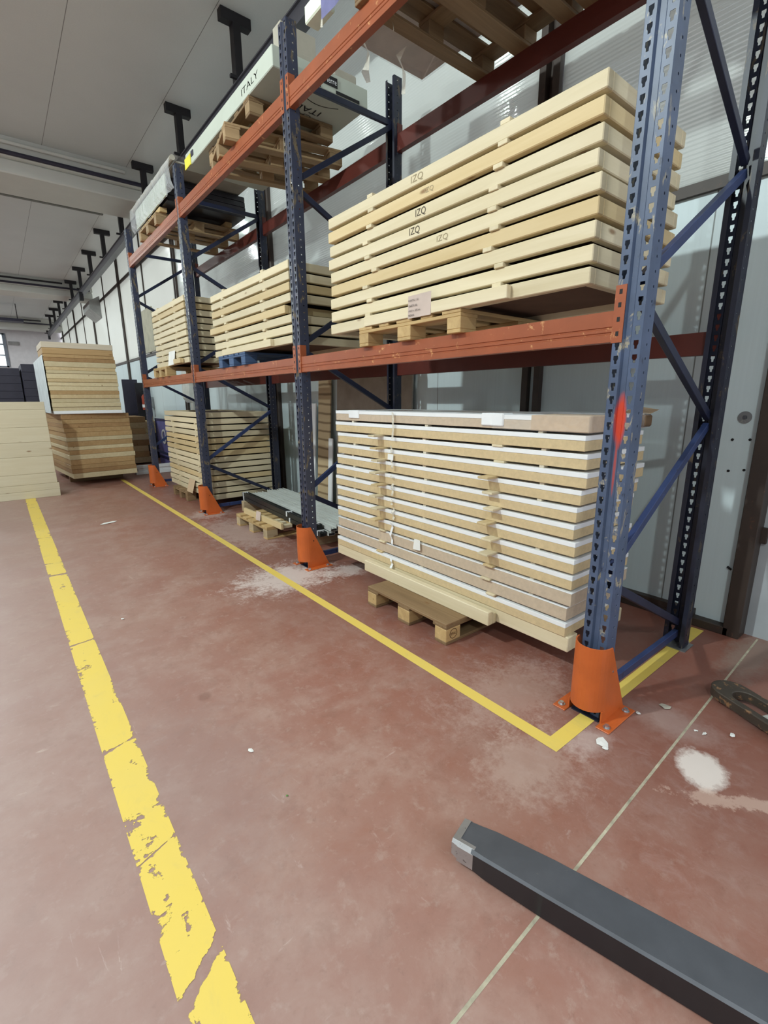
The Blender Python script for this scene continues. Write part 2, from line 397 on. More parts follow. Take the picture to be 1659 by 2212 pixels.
# ------------------------------------------------------------------ geometry helpers
class MB:
    def __init__(s): s.v = []; s.f = []; s.mi = []; s.mat = 0
    def add(s, vs, fs):
        b = len(s.v); s.v += [Vector(p) for p in vs]
        for f in fs: s.f.append([b + i for i in f]); s.mi.append(s.mat)
        return s
    def box(s, x0, y0, z0, x1, y1, z1):
        vs = [(x0, y0, z0), (x1, y0, z0), (x1, y1, z0), (x0, y1, z0), (x0, y0, z1), (x1, y0, z1), (x1, y1, z1), (x0, y1, z1)]
        return s.add(vs, [(0, 3, 2, 1), (4, 5, 6, 7), (0, 1, 5, 4), (1, 2, 6, 5), (2, 3, 7, 6), (3, 0, 4, 7)])
    def bar(s, a, b, wd, th, up=(0, 1, 0)):
        a = Vector(a); b = Vector(b); d = (b - a).normalized(); u = Vector(up)
        u = (u - d * u.dot(d)).normalized(); q = d.cross(u)
        vs = []
        for p in (a, b):
            for i, j in ((-1, -1), (1, -1), (1, 1), (-1, 1)): vs.append(p + u * (wd / 2 * i) + q * (th / 2 * j))
        return s.add(vs, [(3, 2, 1, 0), (4, 5, 6, 7), (0, 1, 5, 4), (1, 2, 6, 5), (2, 3, 7, 6), (3, 0, 4, 7)])
    def prism(s, poly, axis, a, b):
        n = len(poly); vs = []
        for t in (a, b):
            for p in poly:
                q = list(p); q.insert(axis, t); vs.append(q)
        return s.add(vs, [tuple(range(n))[::-1], tuple(range(n, 2 * n))] + [(i, (i + 1) % n, n + (i + 1) % n, n + i) for i in range(n)])
    def cyl(s, a, b, r, n=16, r2=None):
        a = Vector(a); b = Vector(b); d = (b - a).normalized()
        u = d.orthogonal().normalized(); q = d.cross(u); r2 = r if r2 is None else r2
        vs = []
        for p, rr in ((a, r), (b, r2)):
            for i in range(n):
                t = 2 * PI * i / n; vs.append(p + (u * math.cos(t) + q * math.sin(t)) * rr)
        return s.add(vs, [tuple(range(n))[::-1], tuple(range(n, 2 * n))] + [(i, (i + 1) % n, n + (i + 1) % n, n + i) for i in range(n)])
    def tube(s, pts, r, n=8):
        for a, b in zip(pts, pts[1:]): s.cyl(a, b, r, n)
        return s
    def ring(s, c, ax, r0, r1, th, n=28):
        c = Vector(c); d = Vector(ax).normalized(); u = d.orthogonal().normalized(); q = d.cross(u); vs = []
        for k, (r, h) in enumerate(((r0, 0), (r1, 0), (r1, th), (r0, th))):
            for i in range(n):
                t = 2 * PI * i / n; vs.append(c + (u * math.cos(t) + q * math.sin(t)) * r + d * h)
        fs = []
        for k in range(4):
            for i in range(n): fs.append((k * n + i, k * n + (i + 1) % n, ((k + 1) % 4) * n + (i + 1) % n, ((k + 1) % 4) * n + i))
        return s.add(vs, fs)
    def mesh(s, name, mats, bevel=0.0, inv=None):
        me = bpy.data.meshes.new(name)
        bm = bmesh.new()
        vv = [bm.verts.new(inv @ p if inv else p) for p in s.v]
        for f, mi in zip(s.f, s.mi):
            try: fc = bm.faces.new([vv[i] for i in f]); fc.material_index = mi
            except ValueError: pass
        bmesh.ops.recalc_face_normals(bm, faces=bm.faces)
        if bevel: bmesh.ops.bevel(bm, geom=bm.edges[:] , offset=bevel, segments=1, affect='EDGES', clamp_overlap=True)
        bm.to_mesh(me); bm.free()
        for m in (mats if isinstance(mats, (list, tuple)) else [mats]): me.materials.append(m)
        return me
    def build(s, name, mats, parent=None, bevel=0.0, smooth=False):
        inv = None
        if parent is not None:
            inv = MW[parent.name].inverted()
        me = s.mesh(name, mats, bevel, inv)
        if smooth:
            for p in me.polygons: p.use_smooth = True
        o = bpy.data.objects.new(name, me); COL.objects.link(o)
        if parent is not None:
            o.parent = parent; MW[o.name] = MW[parent.name].copy()
        else: MW[o.name] = Matrix.Identity(4)
        return o
MW = {}
def tag(o, label, cat, group=None, kind=None):
    if label: o['label'] = label
    if cat: o['category'] = cat
    if group: o['group'] = group
    if kind: o['kind'] = kind
    return o
def thing(name, loc, label, cat, group=None, rz=0.0):
    o = bpy.data.objects.new(name, None); COL.objects.link(o)
    o.empty_display_size = 0.05
    o.location = loc; o.rotation_euler = (0, 0, rz)
    MW[o.name] = Matrix.Translation(Vector(loc)) @ Matrix.Rotation(rz, 4, 'Z')
    return tag(o, label, cat, group)
def struct(o): o['kind'] = 'structure'; return o
_cache = {}
def wbox(name, dims, mats, parent, pos, bevel=0.003, axis=None):
    """a wooden piece: box of dims centred on pos (local to parent); grain along its longest side"""
    key = (tuple(round(d, 4) for d in dims), mats[0].name if isinstance(mats, list) else mats.name, bevel)
    if key not in _cache:
        a, b, c = (d / 2 for d in dims)
        m = MB().box(-a, -b, -c, a, b, c)
        mm = mats[list(dims).index(max(dims)) if axis is None else axis] if isinstance(mats, list) else mats
        _cache[key] = m.mesh(name, mm, min(bevel, min(dims) * 0.3))
    o = bpy.data.objects.new(name, _cache[key]); COL.objects.link(o)
    o.location = pos
    if parent is not None: o.parent = parent; MW[o.name] = MW[parent.name] @ Matrix.Translation(Vector(pos))
    else: MW[o.name] = Matrix.Translation(Vector(pos))
    return o
_tc = [0]
def text(name, s, mat, parent, origin, xdir, ydir, height, width=None, depth=0.0008):
    """lettering: origin = lower left, world space, lying along xdir with ydir up"""
    cu = bpy.data.curves.new('txt', 'FONT'); cu.body = s; cu.size = 1.0; cu.resolution_u = 2
    to = bpy.data.objects.new('txt', cu); COL.objects.link(to)
    dg = bpy.context.evaluated_depsgraph_get(); dg.update()
    me = bpy.data.meshes.new_from_object(to.evaluated_get(dg))
    bpy.data.objects.remove(to); bpy.data.curves.remove(cu)
    xs = [v.co.x for v in me.vertices]; ys = [v.co.y for v in me.vertices]
    x0, x1, y0, y1 = min(xs), max(xs), min(ys), max(ys)
    sy = height / (y1 - y0); sx = sy if width is None else width / (x1 - x0)
    X = Vector(xdir).normalized(); Y = Vector(ydir).normalized(); N = X.cross(Y)
    inv = MW[parent.name].inverted()
    for v in me.vertices:
        v.co = inv @ (Vector(origin) + X * ((v.co.x - x0) * sx) + Y * ((v.co.y - y0) * sy) + N * depth)
    me.materials.append(mat); me.name = name
    o = bpy.data.objects.new(name, me); COL.objects.link(o); o.parent = parent
    MW[o.name] = MW[parent.name].copy()
    return o
ORD = ['first', 'second', 'third', 'fourth', 'fifth', 'sixth', 'seventh', 'eighth', 'ninth', 'tenth', 'eleventh', 'twelfth', 'thirteenth', 'fourteenth', 'fifteenth', 'sixteenth', 'seventeenth', 'eighteenth']
def rnd(a, b): return random.uniform(a, b)

# ------------------------------------------------------------------ the setting
HX = 3.5           # wall panel plane
CZ = 5.8
struct(MB().box(-14, -3, -0.1, 3.75, 34.4, 0).build('floor', FLOOR))
struct(MB().box(-14, -3, CZ, 3.75, 34.4, CZ + 0.15).build('ceiling', CEIL))
struct(MB().box(HX + 0.02, 0.80, 0.0, HX + 0.10, 34.3, 2.69).build('wall_right', PANEL))
struct(MB().box(HX + 0.08, -3, 0.0, HX + 0.2, 0.74, 2.72).build('wall_right.001', WALLG))
o = MB().box(-14, 34.2, 0, 0.9 - 1.9, 34.35, CZ).box(-1.0, 34.2, 0, 0.9, 34.35, 3.35).box(-1.0, 34.2, 5.12, 0.9, 34.35, CZ).box(0.9, 34.2, 0, 3.7, 34.35, CZ)
struct(o.build('wall_far', WALLF))
wl = MB().box(-14.2, -3, 0, -14, 34.3, 1.3).box(-14.2, -3, 5.2, -14, 34.3, CZ)
for q in range(8): wl.box(-14.2, -3 + q * 5.2, 1.3, -14, -2.2 + q * 5.2, 5.2)
struct(wl.build('wall_left', WALLF))
cols = [2.4, 7.05, 11.7, 17.4, 22.6, 27.8, 33.0]
edges = [-3.0] + cols + [34.2]
k = 1
for a, b in zip(edges, edges[1:]):
    m = MB().box(HX + 0.015, a + (0.0 if a < 0 else 0.09), 2.76, HX + 0.03, b - 0.09, CZ)
    struct(m.build('window_%d' % k, POLY if a < 11 else POLY_F)); k += 1
tn = [0]
def trim(mb, m, bevel=0.0):
    tn[0] += 1
    return struct(mb.build('trim_%d' % tn[0], m, bevel=bevel))
for y in cols:
    trim(MB().box(HX - 0.03, y - 0.085, 0.06, HX + 0.13, y - 0.03, CZ).box(HX - 0.03, y + 0.03, 0.06, HX + 0.13, y + 0.085, CZ).box(HX + 0.03, y - 0.03, 0.06, HX + 0.12, y + 0.03, CZ), BROWN)
trim(MB().box(HX - 0.01, -3, 2.69, HX + 0.09, 34.2, 2.755), BROWN)
trim(MB().box(HX - 0.01, 12.0, 4.98, HX + 0.05, 34.2, 5.06), BROWN)
for y in (14.5, 20.0, 25.2, 30.3):
    trim(MB().box(HX - 0.01, y - 0.03, 2.755, HX + 0.05, y + 0.03, CZ), BROWN)
trim(MB().box(HX - 0.05, 0.79, 0.0, HX + 0.06, 34.0, 0.055), BROWN, 0.004)
trim(MB().box(HX - 0.05, 0.73, 0.0, HX + 0.08, 0.82, 2.69), BROWN, 0.004)
trim(MB().box(HX - 0.035, 1.0, 0.055, HX + 0.02, 2.3, 0.10), BROWN)
# floor joint
o = MB(); o.add([(-4, 0.392, 0.0006), (3.56, 0.648, 0.0006), (3.56, 0.658, 0.0006), (-4, 0.402, 0.0006)], [(0, 1, 2, 3)])
trim(o, JOINT)
# concrete ceiling beams with service pipes
for yb in (11.0, 22.0, 32.6):
    trim(MB().box(-14, yb, 5.50, 3.5, yb + 1.3, CZ + 0.02).box(-14, yb + 0.1, 5.28, 3.5, yb + 1.2, 5.50), BEAMC, 0.02)
    trim(MB().cyl((-14, yb - 0.05, 5.69), (2.55, yb - 0.05, 5.69), 0.03, 10), BEAMC if yb < 20 else HANG)
    trim(MB().cyl((-14, yb - 0.04, 5.54), (3.4, yb - 0.04, 5.54), 0.035, 10), DARKP)
trim(MB().box(-14, 13.6, 5.70, 2.6, 13.68, CZ), plain('grey_conduit', (128, 130, 124), 0.6))
# far window
wf = MB().box(-1.0, 34.14, 3.35, -0.92, 34.3, 5.12).box(0.8, 34.14, 3.35, 0.95, 34.3, 5.12).box(-1.0, 34.14, 3.35, 0.9, 34.3, 3.42).box(-1.0, 34.14, 5.05, 0.9, 34.3, 5.12)
for z in (3.98, 4.55): wf.box(-1.0, 34.16, z - 0.03, 0.9, 34.28, z + 0.03)
for x in (-0.35, 0.25): wf.box(x - 0.03, 34.16, 3.35, x + 0.03, 34.28, 5.12)
wfo = struct(wf.build('window_9', plain('grey_window_frame', (120, 124, 136), 0.5)))
MB().box(-0.95, 34.24, 3.4, 0.85, 34.25, 5.08).build('pane', SKY, wfo)

# ------------------------------------------------------------------ floor markings
def strip(name, pts, mat):
    m = MB(); m.add([(x, y, 0.0012) for x, y in pts], [tuple(range(len(pts)))]); return m.build(name, mat)
tag(strip('floor_line', [(0.134, -1.5), (0.27, -1.5), (0.27, 9.6), (0.134, 9.6)], YEL_W), 'wide flaking yellow floor line along the open aisle', 'floor marking')
m = MB()
m.add([(1.678, 0.908, .0012), (1.745, 0.98, .0012), (1.745, 10.4, .0012), (1.678, 10.4, .0012)], [(0, 1, 2, 3)])
m.add([(1.678, 0.908, .0012), (3.42, 0.908, .0012), (3.42, 0.98, .0012), (1.745, 0.98, .0012)], [(0, 1, 2, 3)])
tag(m.build('floor_line', YEL), 'narrow yellow line with a corner running around the rack foot', 'floor marking')

# ------------------------------------------------------------------ pallet rack
PY = [0.96, 3.692, 6.424, 9.156]
FX, BX = 2.03, 3.13
HT = 4.165
PITCH = 0.054
def post_mesh(name, mat):
    """perforated omega upright: front at x=0 facing -X, 0.115 wide, 0.085 deep"""
    m = MB()
    N = int(HT / PITCH)
    hole = [(-0.0095, 0.016), (0.0095, 0.016), (0.0098, 0.001), (0.0055, -0.005), (0.005, -0.0165), (-0.005, -0.0165), (-0.0055, -0.005), (-0.0098, 0.001)]
    def holed(conv, u0, u1, uc, poly):
        for i in range(N):
            z0 = i * PITCH; z1 = z0 + PITCH; zc = z0 + PITCH / 2
            out = [(u0, z1), (u1, z1), (u1, zc + 0.001), (u1, zc - 0.004), (u1, z0), (u0, z0), (u0, zc - 0.004), (u0, zc + 0.001)]
            inn = [(uc + a, zc + b) for a, b in poly]
            vs = [conv(*p) for p in out] + [conv(*p) for p in inn]
            m.add(vs, [(j, (j + 1) % 8, 8 + (j + 1) % 8, 8 + j) for j in range(8)])
        zt = N * PITCH
        m.add([conv(u0, zt), conv(u1, zt), conv(u1, HT), conv(u0, HT)], [(0, 1, 2, 3)])
    for sgn in (-1, 1):
        a, b = (-0.0575, -0.018) if sgn < 0 else (0.018, 0.0575)
        holed(lambda u, z: (0.0, u, z), a, b, (a + b) / 2, hole)
        rd = [(-0.003, 0.005), (0.003, 0.005), (0.005, 0.002), (0.005, -0.002), (0.003, -0.005), (-0.003, -0.005), (-0.005, -0.002), (-0.005, 0.002)]
        holed(lambda u, z, s=sgn: (u, 0.0575 * s, z), 0.03, 0.07, 0.05, rd)
        for (p, q) in (((0.0, 0.0575), (0.03, 0.0575)), ((0.07, 0.0575), (0.085, 0.0575)), ((0.085, 0.0575), (0.085, 0.034)), ((0.0, 0.018), (0.011, 0.011))):
            m.add([(p[0], p[1] * sgn, 0), (q[0], q[1] * sgn, 0), (q[0], q[1] * sgn, HT), (p[0], p[1] * sgn, HT)], [(0, 1, 2, 3)])
    m.add([(0.011, -0.011, 0), (0.011, 0.011, 0), (0.011, 0.011, HT), (0.011, -0.011, HT)], [(0, 1, 2, 3)])
    me = m.mesh(name, mat)
    bm = bmesh.new(); bm.from_mesh(me)
    bmesh.ops.remove_doubles(bm, verts=bm.verts, dist=0.0002)
    bmesh.ops.recalc_face_normals(bm, faces=bm.faces)
    bm.to_mesh(me); bm.free()
    return me
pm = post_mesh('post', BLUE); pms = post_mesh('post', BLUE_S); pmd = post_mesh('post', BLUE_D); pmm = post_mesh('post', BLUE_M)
def add_post(parent, loc, me, flip):
    o = bpy.data.objects.new('post', me); COL.objects.link(o); o.parent = parent
    o.location = loc
    if flip: o.rotation_euler = (0, 0, PI)
    s = o.modifiers.new('thickness', 'SOLIDIFY'); s.thickness = 0.0022; s.offset = 0
    return o
flab = ['blue perforated rack upright with a red paint smear, at the open rack end', 'rack upright between the stacked doors and the metal profiles',
        'rack upright between the metal profiles and the slatted floor stack', 'end upright of the rack, standing by the tall timber pile']
ZF, ZB = [0.69, 1.93, 3.14], [0.13, 1.37, 2.60, 3.84]
for i, y in enumerate(PY):
    t = thing('rack_upright', (FX, y, 0), flab[i], 'rack frame', 'upright frames of the pallet rack')
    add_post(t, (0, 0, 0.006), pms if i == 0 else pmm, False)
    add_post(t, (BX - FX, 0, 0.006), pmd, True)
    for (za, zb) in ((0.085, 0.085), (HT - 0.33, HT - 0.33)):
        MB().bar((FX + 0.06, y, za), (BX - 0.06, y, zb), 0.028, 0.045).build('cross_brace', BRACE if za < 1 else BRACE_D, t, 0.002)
    seq = [(FX + 0.065, ZF[0] - 0.03, BX - 0.065, ZB[0] + 0.03), (FX + 0.065, ZF[0] + 0.03, BX - 0.065, ZB[1] - 0.025), (FX + 0.065, ZF[1] - 0.03, BX - 0.065, ZB[1] + 0.025),
           (FX + 0.065, ZF[1] + 0.03, BX - 0.065, ZB[2] - 0.025), (FX + 0.065, ZF[2] - 0.03, BX - 0.065, ZB[2] + 0.025), (FX + 0.065, ZF[2] + 0.03, BX - 0.065, ZB[3] - 0.02)]
    for (xa, za, xb, zb) in seq:
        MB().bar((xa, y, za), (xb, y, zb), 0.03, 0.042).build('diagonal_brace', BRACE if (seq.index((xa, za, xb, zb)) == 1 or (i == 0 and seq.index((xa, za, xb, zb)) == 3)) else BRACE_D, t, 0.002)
    for x in (FX + 0.043, BX - 0.043):
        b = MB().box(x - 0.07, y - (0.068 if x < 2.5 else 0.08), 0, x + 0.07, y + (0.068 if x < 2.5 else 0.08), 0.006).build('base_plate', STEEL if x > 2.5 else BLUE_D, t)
        for dy in (-0.05, 0.05): MB().cyl((x + 0.058, y + dy, 0.006), (x + 0.058, y + dy, 0.02), 0.008, 6).build('anchor_bolt', BOLT, b)

def beam(x, front, i, z0, label, group):
    """box beam between uprights i and i+1, hooked on at both ends"""
    y0, y1 = PY[i] + 0.0595, PY[i + 1] - 0.0595
    s = 1 if front else -1
    t = thing('shelf_crossbar', (x, (y0 + y1) / 2, z0), label, 'shelf beam', group)
    H = 0.122 if z0 < 3 else 0.135
    prof = [(0, 0), (0, 0.030), (0.004, 0.033), (0.004, 0.037), (0, 0.040), (0, 0.052), (0.004, 0.055), (0.004, 0.058), (0, 0.061), (0, H), (0.045, H), (0.045, H - 0.02), (0.05, 0.0)]
    m = MB().prism([(x + s * (p[0] + 0.002), z0 + p[1]) for p in prof], 1, y0, y1)
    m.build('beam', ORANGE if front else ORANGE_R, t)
    for ye, d in ((y0, -1), (y1, 1)):
        ya, yb = sorted((ye - d * 0.004, ye + d * 0.040))
        c = MB()
        xa, xb = sorted((x - s * 0.0045, x - s * 0.0012))
        c.box(xa, ya, z0 - 0.005, xb, yb, z0 + 0.215)
        ym = sorted((ye - d * 0.004, ye - d * 0.0005))
        xc, xd = sorted((x - s * 0.0012, x + s * 0.052))
        c.box(xc, ym[0], z0 - 0.005, xd, ym[1], z0 + 0.215)
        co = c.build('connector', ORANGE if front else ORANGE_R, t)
        h = MB()
        for dz in (0.03, 0.085, 0.14, 0.19):
            yc = ye + d * 0.018
            h.box(x - s * 0.0045 - 0.0008, yc - 0.006, z0 + dz - 0.009, x - s * 0.0045 + 0.0008, yc + 0.006, z0 + dz + 0.009)
        h.build('hook_slot', INK, co)
bayn = ['bay with the stacked doors', 'bay with the blue pallet', 'bay by the tall timber pile']
ZLO, ZUP = 1.725, 3.612
for i in range(3):
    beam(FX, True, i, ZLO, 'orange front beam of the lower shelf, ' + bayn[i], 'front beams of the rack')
    beam(BX, False, i, ZLO, 'shade-darkened orange rear beam of the lower shelf, ' + bayn[i], 'rear beams of the rack')
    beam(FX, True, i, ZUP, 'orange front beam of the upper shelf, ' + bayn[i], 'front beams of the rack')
    beam(BX, False, i, ZUP, 'shade-darkened orange rear beam of the upper shelf, ' + bayn[i], 'rear beams of the rack')

glab = ['scuffed orange steel guard on the yellow line corner', 'orange steel guard around the post between doors and profiles',
        'orange steel guard around the post beside the slatted floor stack', 'orange steel guard at the rack end by the tall timber pile']
for i, y in enumerate(PY):
    t = thing('post_guard', (FX, y, 0), glab[i], 'post protector', 'orange post guards')
    cx, r = 2.034, 0.081
    m = MB(); n = 14; top = []; bot = []
    for j in range(n + 1):
        a = PI / 2 + PI * j / n
        top.append((cx + r * math.cos(a), y + r * math.sin(a), 0.385)); bot.append((cx + r * math.cos(a), y + r * math.sin(a), 0.062))
    m.add(top + bot, [(j, j + 1, n + 2 + j, n + 1 + j) for j in range(n)])
    for s in (1, -1):
        yy = y + s * r
        m.add([(cx, yy, 0.385), (cx + 0.006, yy, 0.385), (cx + 0.19, yy, 0.0), (cx - 0.035, yy, 0.0), (cx - 0.035, yy, 0.062), (cx, yy, 0.062)], [tuple(range(6))])
    o = m.build('guard_shell', GUARD, t)
    md = o.modifiers.new('thickness', 'SOLIDIFY'); md.thickness = 0.006; md.offset = 0
    for s in (1, -1):
        ya, yb = sorted((y + s * (r - 0.003), y + s * (r + 0.062)))
        fl = MB().box(cx - 0.075, ya, 0, cx + 0.19, yb, 0.006).build('foot_flange', GUARD, t, 0.002)
        for bx in (cx - 0.04, cx + 0.15):
            yb2 = y + s * (r + 0.034)
            MB().cyl((bx, yb2, 0.006), (bx, yb2, 0.009), 0.017, 16).cyl((bx, yb2, 0.009), (bx, yb2, 0.02), 0.011, 6).build('bolt', BOLT, fl)
        MB().cyl((cx + 0.03, y + s * (r + 0.0025), 0.255), (cx + 0.03, y + s * (r + 0.0045), 0.255), 0.006, 8).build('bolt_hole', INK if i else BOLT, o)

# ------------------------------------------------------------------ pallets
def pallet(loc, rz, L, W, H, mats, label, group='wooden pallets', deck=5, deck_along='x', bev=0.003, bmat=None):
    """block pallet; loc = middle of its front edge at its underside; local x = depth, local y = width"""
    t = thing('pallet', loc, label, 'pallet', group, rz)
    bt = 0.02
    bh = H - 3 * bt
    nb = deck
    bw = [0.14, 0.095, 0.14, 0.095, 0.14] if nb == 5 else [W / nb * 0.82] * nb
    if deck_along == 'x':
        gap = (W - sum(bw)) / (nb - 1); y = -W / 2
        for b in bw:
            wbox('top_board', (L, b, bt), mats, t, (L / 2, y + b / 2, H - bt / 2), bev); y += b + gap
        for x in (0.07, L / 2, L - 0.07): wbox('stringer', (0.14, W, bt), mats, t, (x, 0, H - 1.5 * bt), bev)
    else:
        bw = [0.2, 0.12, 0.2, 0.12, 0.2]; gap = (L - sum(bw)) / 4; x = 0
        for b in bw:
            wbox('top_board', (b, W, bt), mats, t, (x + b / 2, 0, H - bt / 2), bev); x += b + gap
        for yy in (-W / 2 + 0.06, 0, W / 2 - 0.06): wbox('stringer', (L, 0.12, bt), mats, t, (L / 2, yy, H - 1.5 * bt), bev)
    for yy, bwid in ((-W / 2 + 0.05, 0.1), (0, 0.12), (W / 2 - 0.05, 0.1)):
        wbox('bottom_board', (L, bwid, bt), mats, t, (L / 2, yy, bt / 2), bev)
        for x in (0.065, L / 2, L - 0.065):
            wbox('block', (0.13, bwid, bh), bmat or mats, t, (x, yy, bt + bh / 2), bev, 0)
    return t

# ------------------------------------------------------------------ stacks of pine box frames
def frames(loc, n, x0, depth, y0, y1, z0, z1, gap, sp_y, where, group, bevel=0.004, mats=(PINE, PINE, PINE, PINE_W), jy=0.012, top_sp=True, special=None, xr=0.0):
    pitch = (z1 - z0) / n
    h = pitch - gap
    out = []
    for k in range(n):                       # k = 0 is the topmost
        zb = z0 + (n - 1 - k) * pitch
        dy = rnd(-jy, jy); dx = rnd(-0.006, 0.006)
        ln = y1 - y0
        if special and k in special: dy += special[k]
        mt = random.choice(mats)
        lab = 'pine box frame, %s from the top of the stack %s' % (ORD[k], where) if k not in (0, n - 1) else 'pine box frame, %s of the stack %s' % ('topmost' if k == 0 else 'lowest', where)
        t = thing('pine_casing', (x0 + dx, (y0 + y1) / 2 + dy, zb), lab, 'wooden frame', group)
        th = 0.042
        front = wbox('side_rail', (th, ln, h), mt, t, (th / 2, 0, h / 2), bevel)
        wbox('side_rail', (th, ln, h), mt, t, (depth - th / 2, 0, h / 2), bevel)
        for s in (-1, 1): wbox('end_rail', (depth - 2 * th, th, h), mt, t, (depth / 2, s * (ln / 2 - th / 2), h / 2), bevel)
        wbox('inner_sheet', (depth - 2 * th, ln - 2 * th, 0.012), INNER, t, (depth / 2, 0, h * 0.62), 0)  # dark brown sheet across the inside of the frame
        out.append((t, front, zb, h))
        for q, ys in enumerate(sp_y):
            if k == 0 and not top_sp: continue
            yy = ys + rnd(-0.05, 0.05)
            sd = ['near-end', 'far-end'][q]
            a = ('above' if k == 0 else 'under')
            if k == 0:
                wb = wbox('spacer_block', (depth * 0.5, 0.055, gap), PINE, None, (x0 + depth * 0.25, yy, zb + h + gap / 2), 0.002)
                tag(wb, '%s pine spacer lying on top of the stack %s' % (sd, where), 'wooden spacer', 'spacers of the stack ' + where)
            if k < n - 1:
                wb = wbox('spacer_block', (depth + 0.012, 0.055, gap), PINE, None, (x0 + depth / 2 - 0.004, yy + rnd(-.02, .02), zb - gap / 2), 0.002)
                tag(wb, '%s pine spacer under the %s frame of the stack %s' % (sd, ORD[k], where), 'wooden spacer', 'spacers of the stack ' + where)
    return out

# nearest bay, lower shelf
ZS = ZLO + 0.122
PH = 0.122
pallet((1.995, 2.295, ZS), 0, 1.15, 0.92, PH, PAL, 'pale wooden pallet overhanging the orange beam above the stacked doors')
ST1 = 'above the stacked doors'
fr = frames('a', 9, 2.03, 0.755, 1.14, 3.15, ZS + PH, 2.757, 0.021, (1.67, 2.68), ST1, 'pine frames on the nearest lower shelf')
plank = wbox('plank', (0.034, 1.15, 0.062), PINE, None, (2.003, 2.11, ZS + PH + 0.031), 0.003)
tag(plank, 'short whitish plank along the pallet front above the orange beam', 'plank')
IZQ = {0: (2.27, 0.042, 'IZQ', PENCIL, 0.10), 1: (2.155, 0.030, 'IZQ', PENCIL, 0.07), 2: (2.24, 0.044, 'IZQ', MARK, 0.085), 3: (2.283, 0.044, 'IZQ', MARK, 0.088), 4: (2.06, 0.036, 'IZQ', PENCIL, 0.085)}
for k, (yl, hh, s, mt, wd) in IZQ.items():
    t, front, zb, h = fr[k]
    xf = t.location.x
    text('pencil_mark', s, mt, front, (xf, yl, zb + (h - hh) / 2), (0, -1, 0), (0, 0, 1), hh, wd, 0.0012)
# info card leaning at the pallet front
t = thing('paper_card', (1.985, 2.15, ZS + PH), 'small card with handwritten lines leaning on the frames above the doors', 'card', 'handwritten cards')
cd = MB().add([(1.984, 2.245, ZS + PH - 0.006), (1.984, 2.052, ZS + PH - 0.006), (1.987, 2.052, ZS + PH + 0.118), (1.987, 2.245, ZS + PH + 0.118)], [(0, 1, 2, 3)]).build('card', CARDP, t)
for q, (s, z, wd) in enumerate((('PORTAL 132', 0.085, 0.085), ('GARETA 60L', 0.056, 0.075), ('ANCH  x  87E mm', 0.028, 0.10), ('MEDIANA', 0.004, 0.05))):
    text('handwriting', s, INK, cd, (1.983, 2.236, ZS + PH + z), (0, -1, 0), (0, 0, 1), 0.011, wd, 0.002)

# middle bay, lower shelf
pallet((2.0, 5.06, ZS), 0, 1.1, 0.72, 0.122, PAL_BLUE, 'weathered blue-painted pallet under the frames on the lower shelf')
ST2 = 'on the blue pallet'
frames('b', 8, 2.035, 0.755, 3.775, 5.60, ZS + PH, 2.635, 0.0185, (4.28, 5.25), ST2, 'pine frames on the blue pallet', special={4: 0.09})
tag(wbox('plank', (0.036, 1.18, 0.062), PINE, None, (2.014, 4.70, ZS + PH + 0.031), 0.003), 'short pale plank lying along the front of the blue pallet', 'plank')
# farthest bay, lower shelf
pallet((1.99, 7.84, ZS), 0, 1.1, 0.72, 0.135, PAL, 'wooden pallet on the lower shelf beside the white leaning card')
ST3 = 'beyond the blue pallet'
frames('c', 10, 2.02, 0.68, 6.52, 8.08, ZS + 0.135, 2.80, 0.0155, (6.95, 7.72), ST3, 'pine frames beyond the blue pallet')
tag(MB().add([(1.985, 7.35, ZS + .135), (1.985, 7.05, ZS + .135), (2.012, 7.05, ZS + .32), (2.012, 7.35, ZS + .32)], [(0, 1, 2, 3)]).build('paper_card', PAPER), 'white handwritten card leaning on the shelf stack beyond the blue pallet', 'card', 'handwritten cards')
tag(wbox('offcut_block', (0.05, 0.3, 0.06), PINE_W, None, (1.985, 6.85, ZS + .135 + .03), 0.003), 'orange-brown wood offcut beside the white card beyond the blue pallet', 'wood offcut')

# farthest bay, floor
pallet((2.075, 7.78, 0), 0, 1.0, 0.76, 0.144, PAL_OLD, 'weathered pallet on the floor under the slatted stack')
ST4 = 'on the floor'
frames('d', 14, 2.17, 0.93, 6.535, 8.58, 0.144, 1.358, 0.0175, (7.0, 8.1), ST4, 'pine frames on the floor pallet', top_sp=False)
tag(MB().add([(2.1, 7.5, .146), (2.1, 7.22, .146), (2.16, 7.22, .34), (2.16, 7.5, .34)], [(0, 1, 2, 3)]).build('paper_card', CARD), 'brown card leaning at the foot of the slatted floor stack', 'card', 'handwritten cards')

# ------------------------------------------------------------------ stack of MDF doors, nearest bay floor
pl = pallet((1.965, 2.255, 0), 0, 1.2, 0.81, 0.144, PAL_OLD, 'worn pallet with a wide dark front board under the stacked doors', deck_along='y', bmat=PAL)
t = [c for c in pl.children if c.name.startswith('block')]
blk = min(t, key=lambda c: (c.location.x, c.location.y))
mk = MB().ring((2.03, 1.8488, 0.066), (0, -1, 0), 0.030, 0.0335, 0.001, 24).build('stamp_mark', plain('burnt_stamp', (96, 66, 40), 0.8), blk)
text('stamp_letters', 'EPAL', bpy.data.materials['burnt_stamp'], blk, (2.007, 1.8488, 0.057), (1, 0, 0), (0, 0, 1), 0.018, 0.046, 0.001)
tag(wbox('plank', (0.095, 2.27, 0.088), PINE, None, (2.282, 2.335, 0.144 + 0.044), 0.004), 'long pale bearer plank under the stacked doors', 'plank', 'bearer planks under the doors')
tag(wbox('plank', (0.095, 2.27, 0.088), PINE, None, (2.80, 2.335, 0.144 + 0.044), 0.004), 'rear bearer plank under the stacked doors, by the wall side', 'plank', 'bearer planks under the doors')
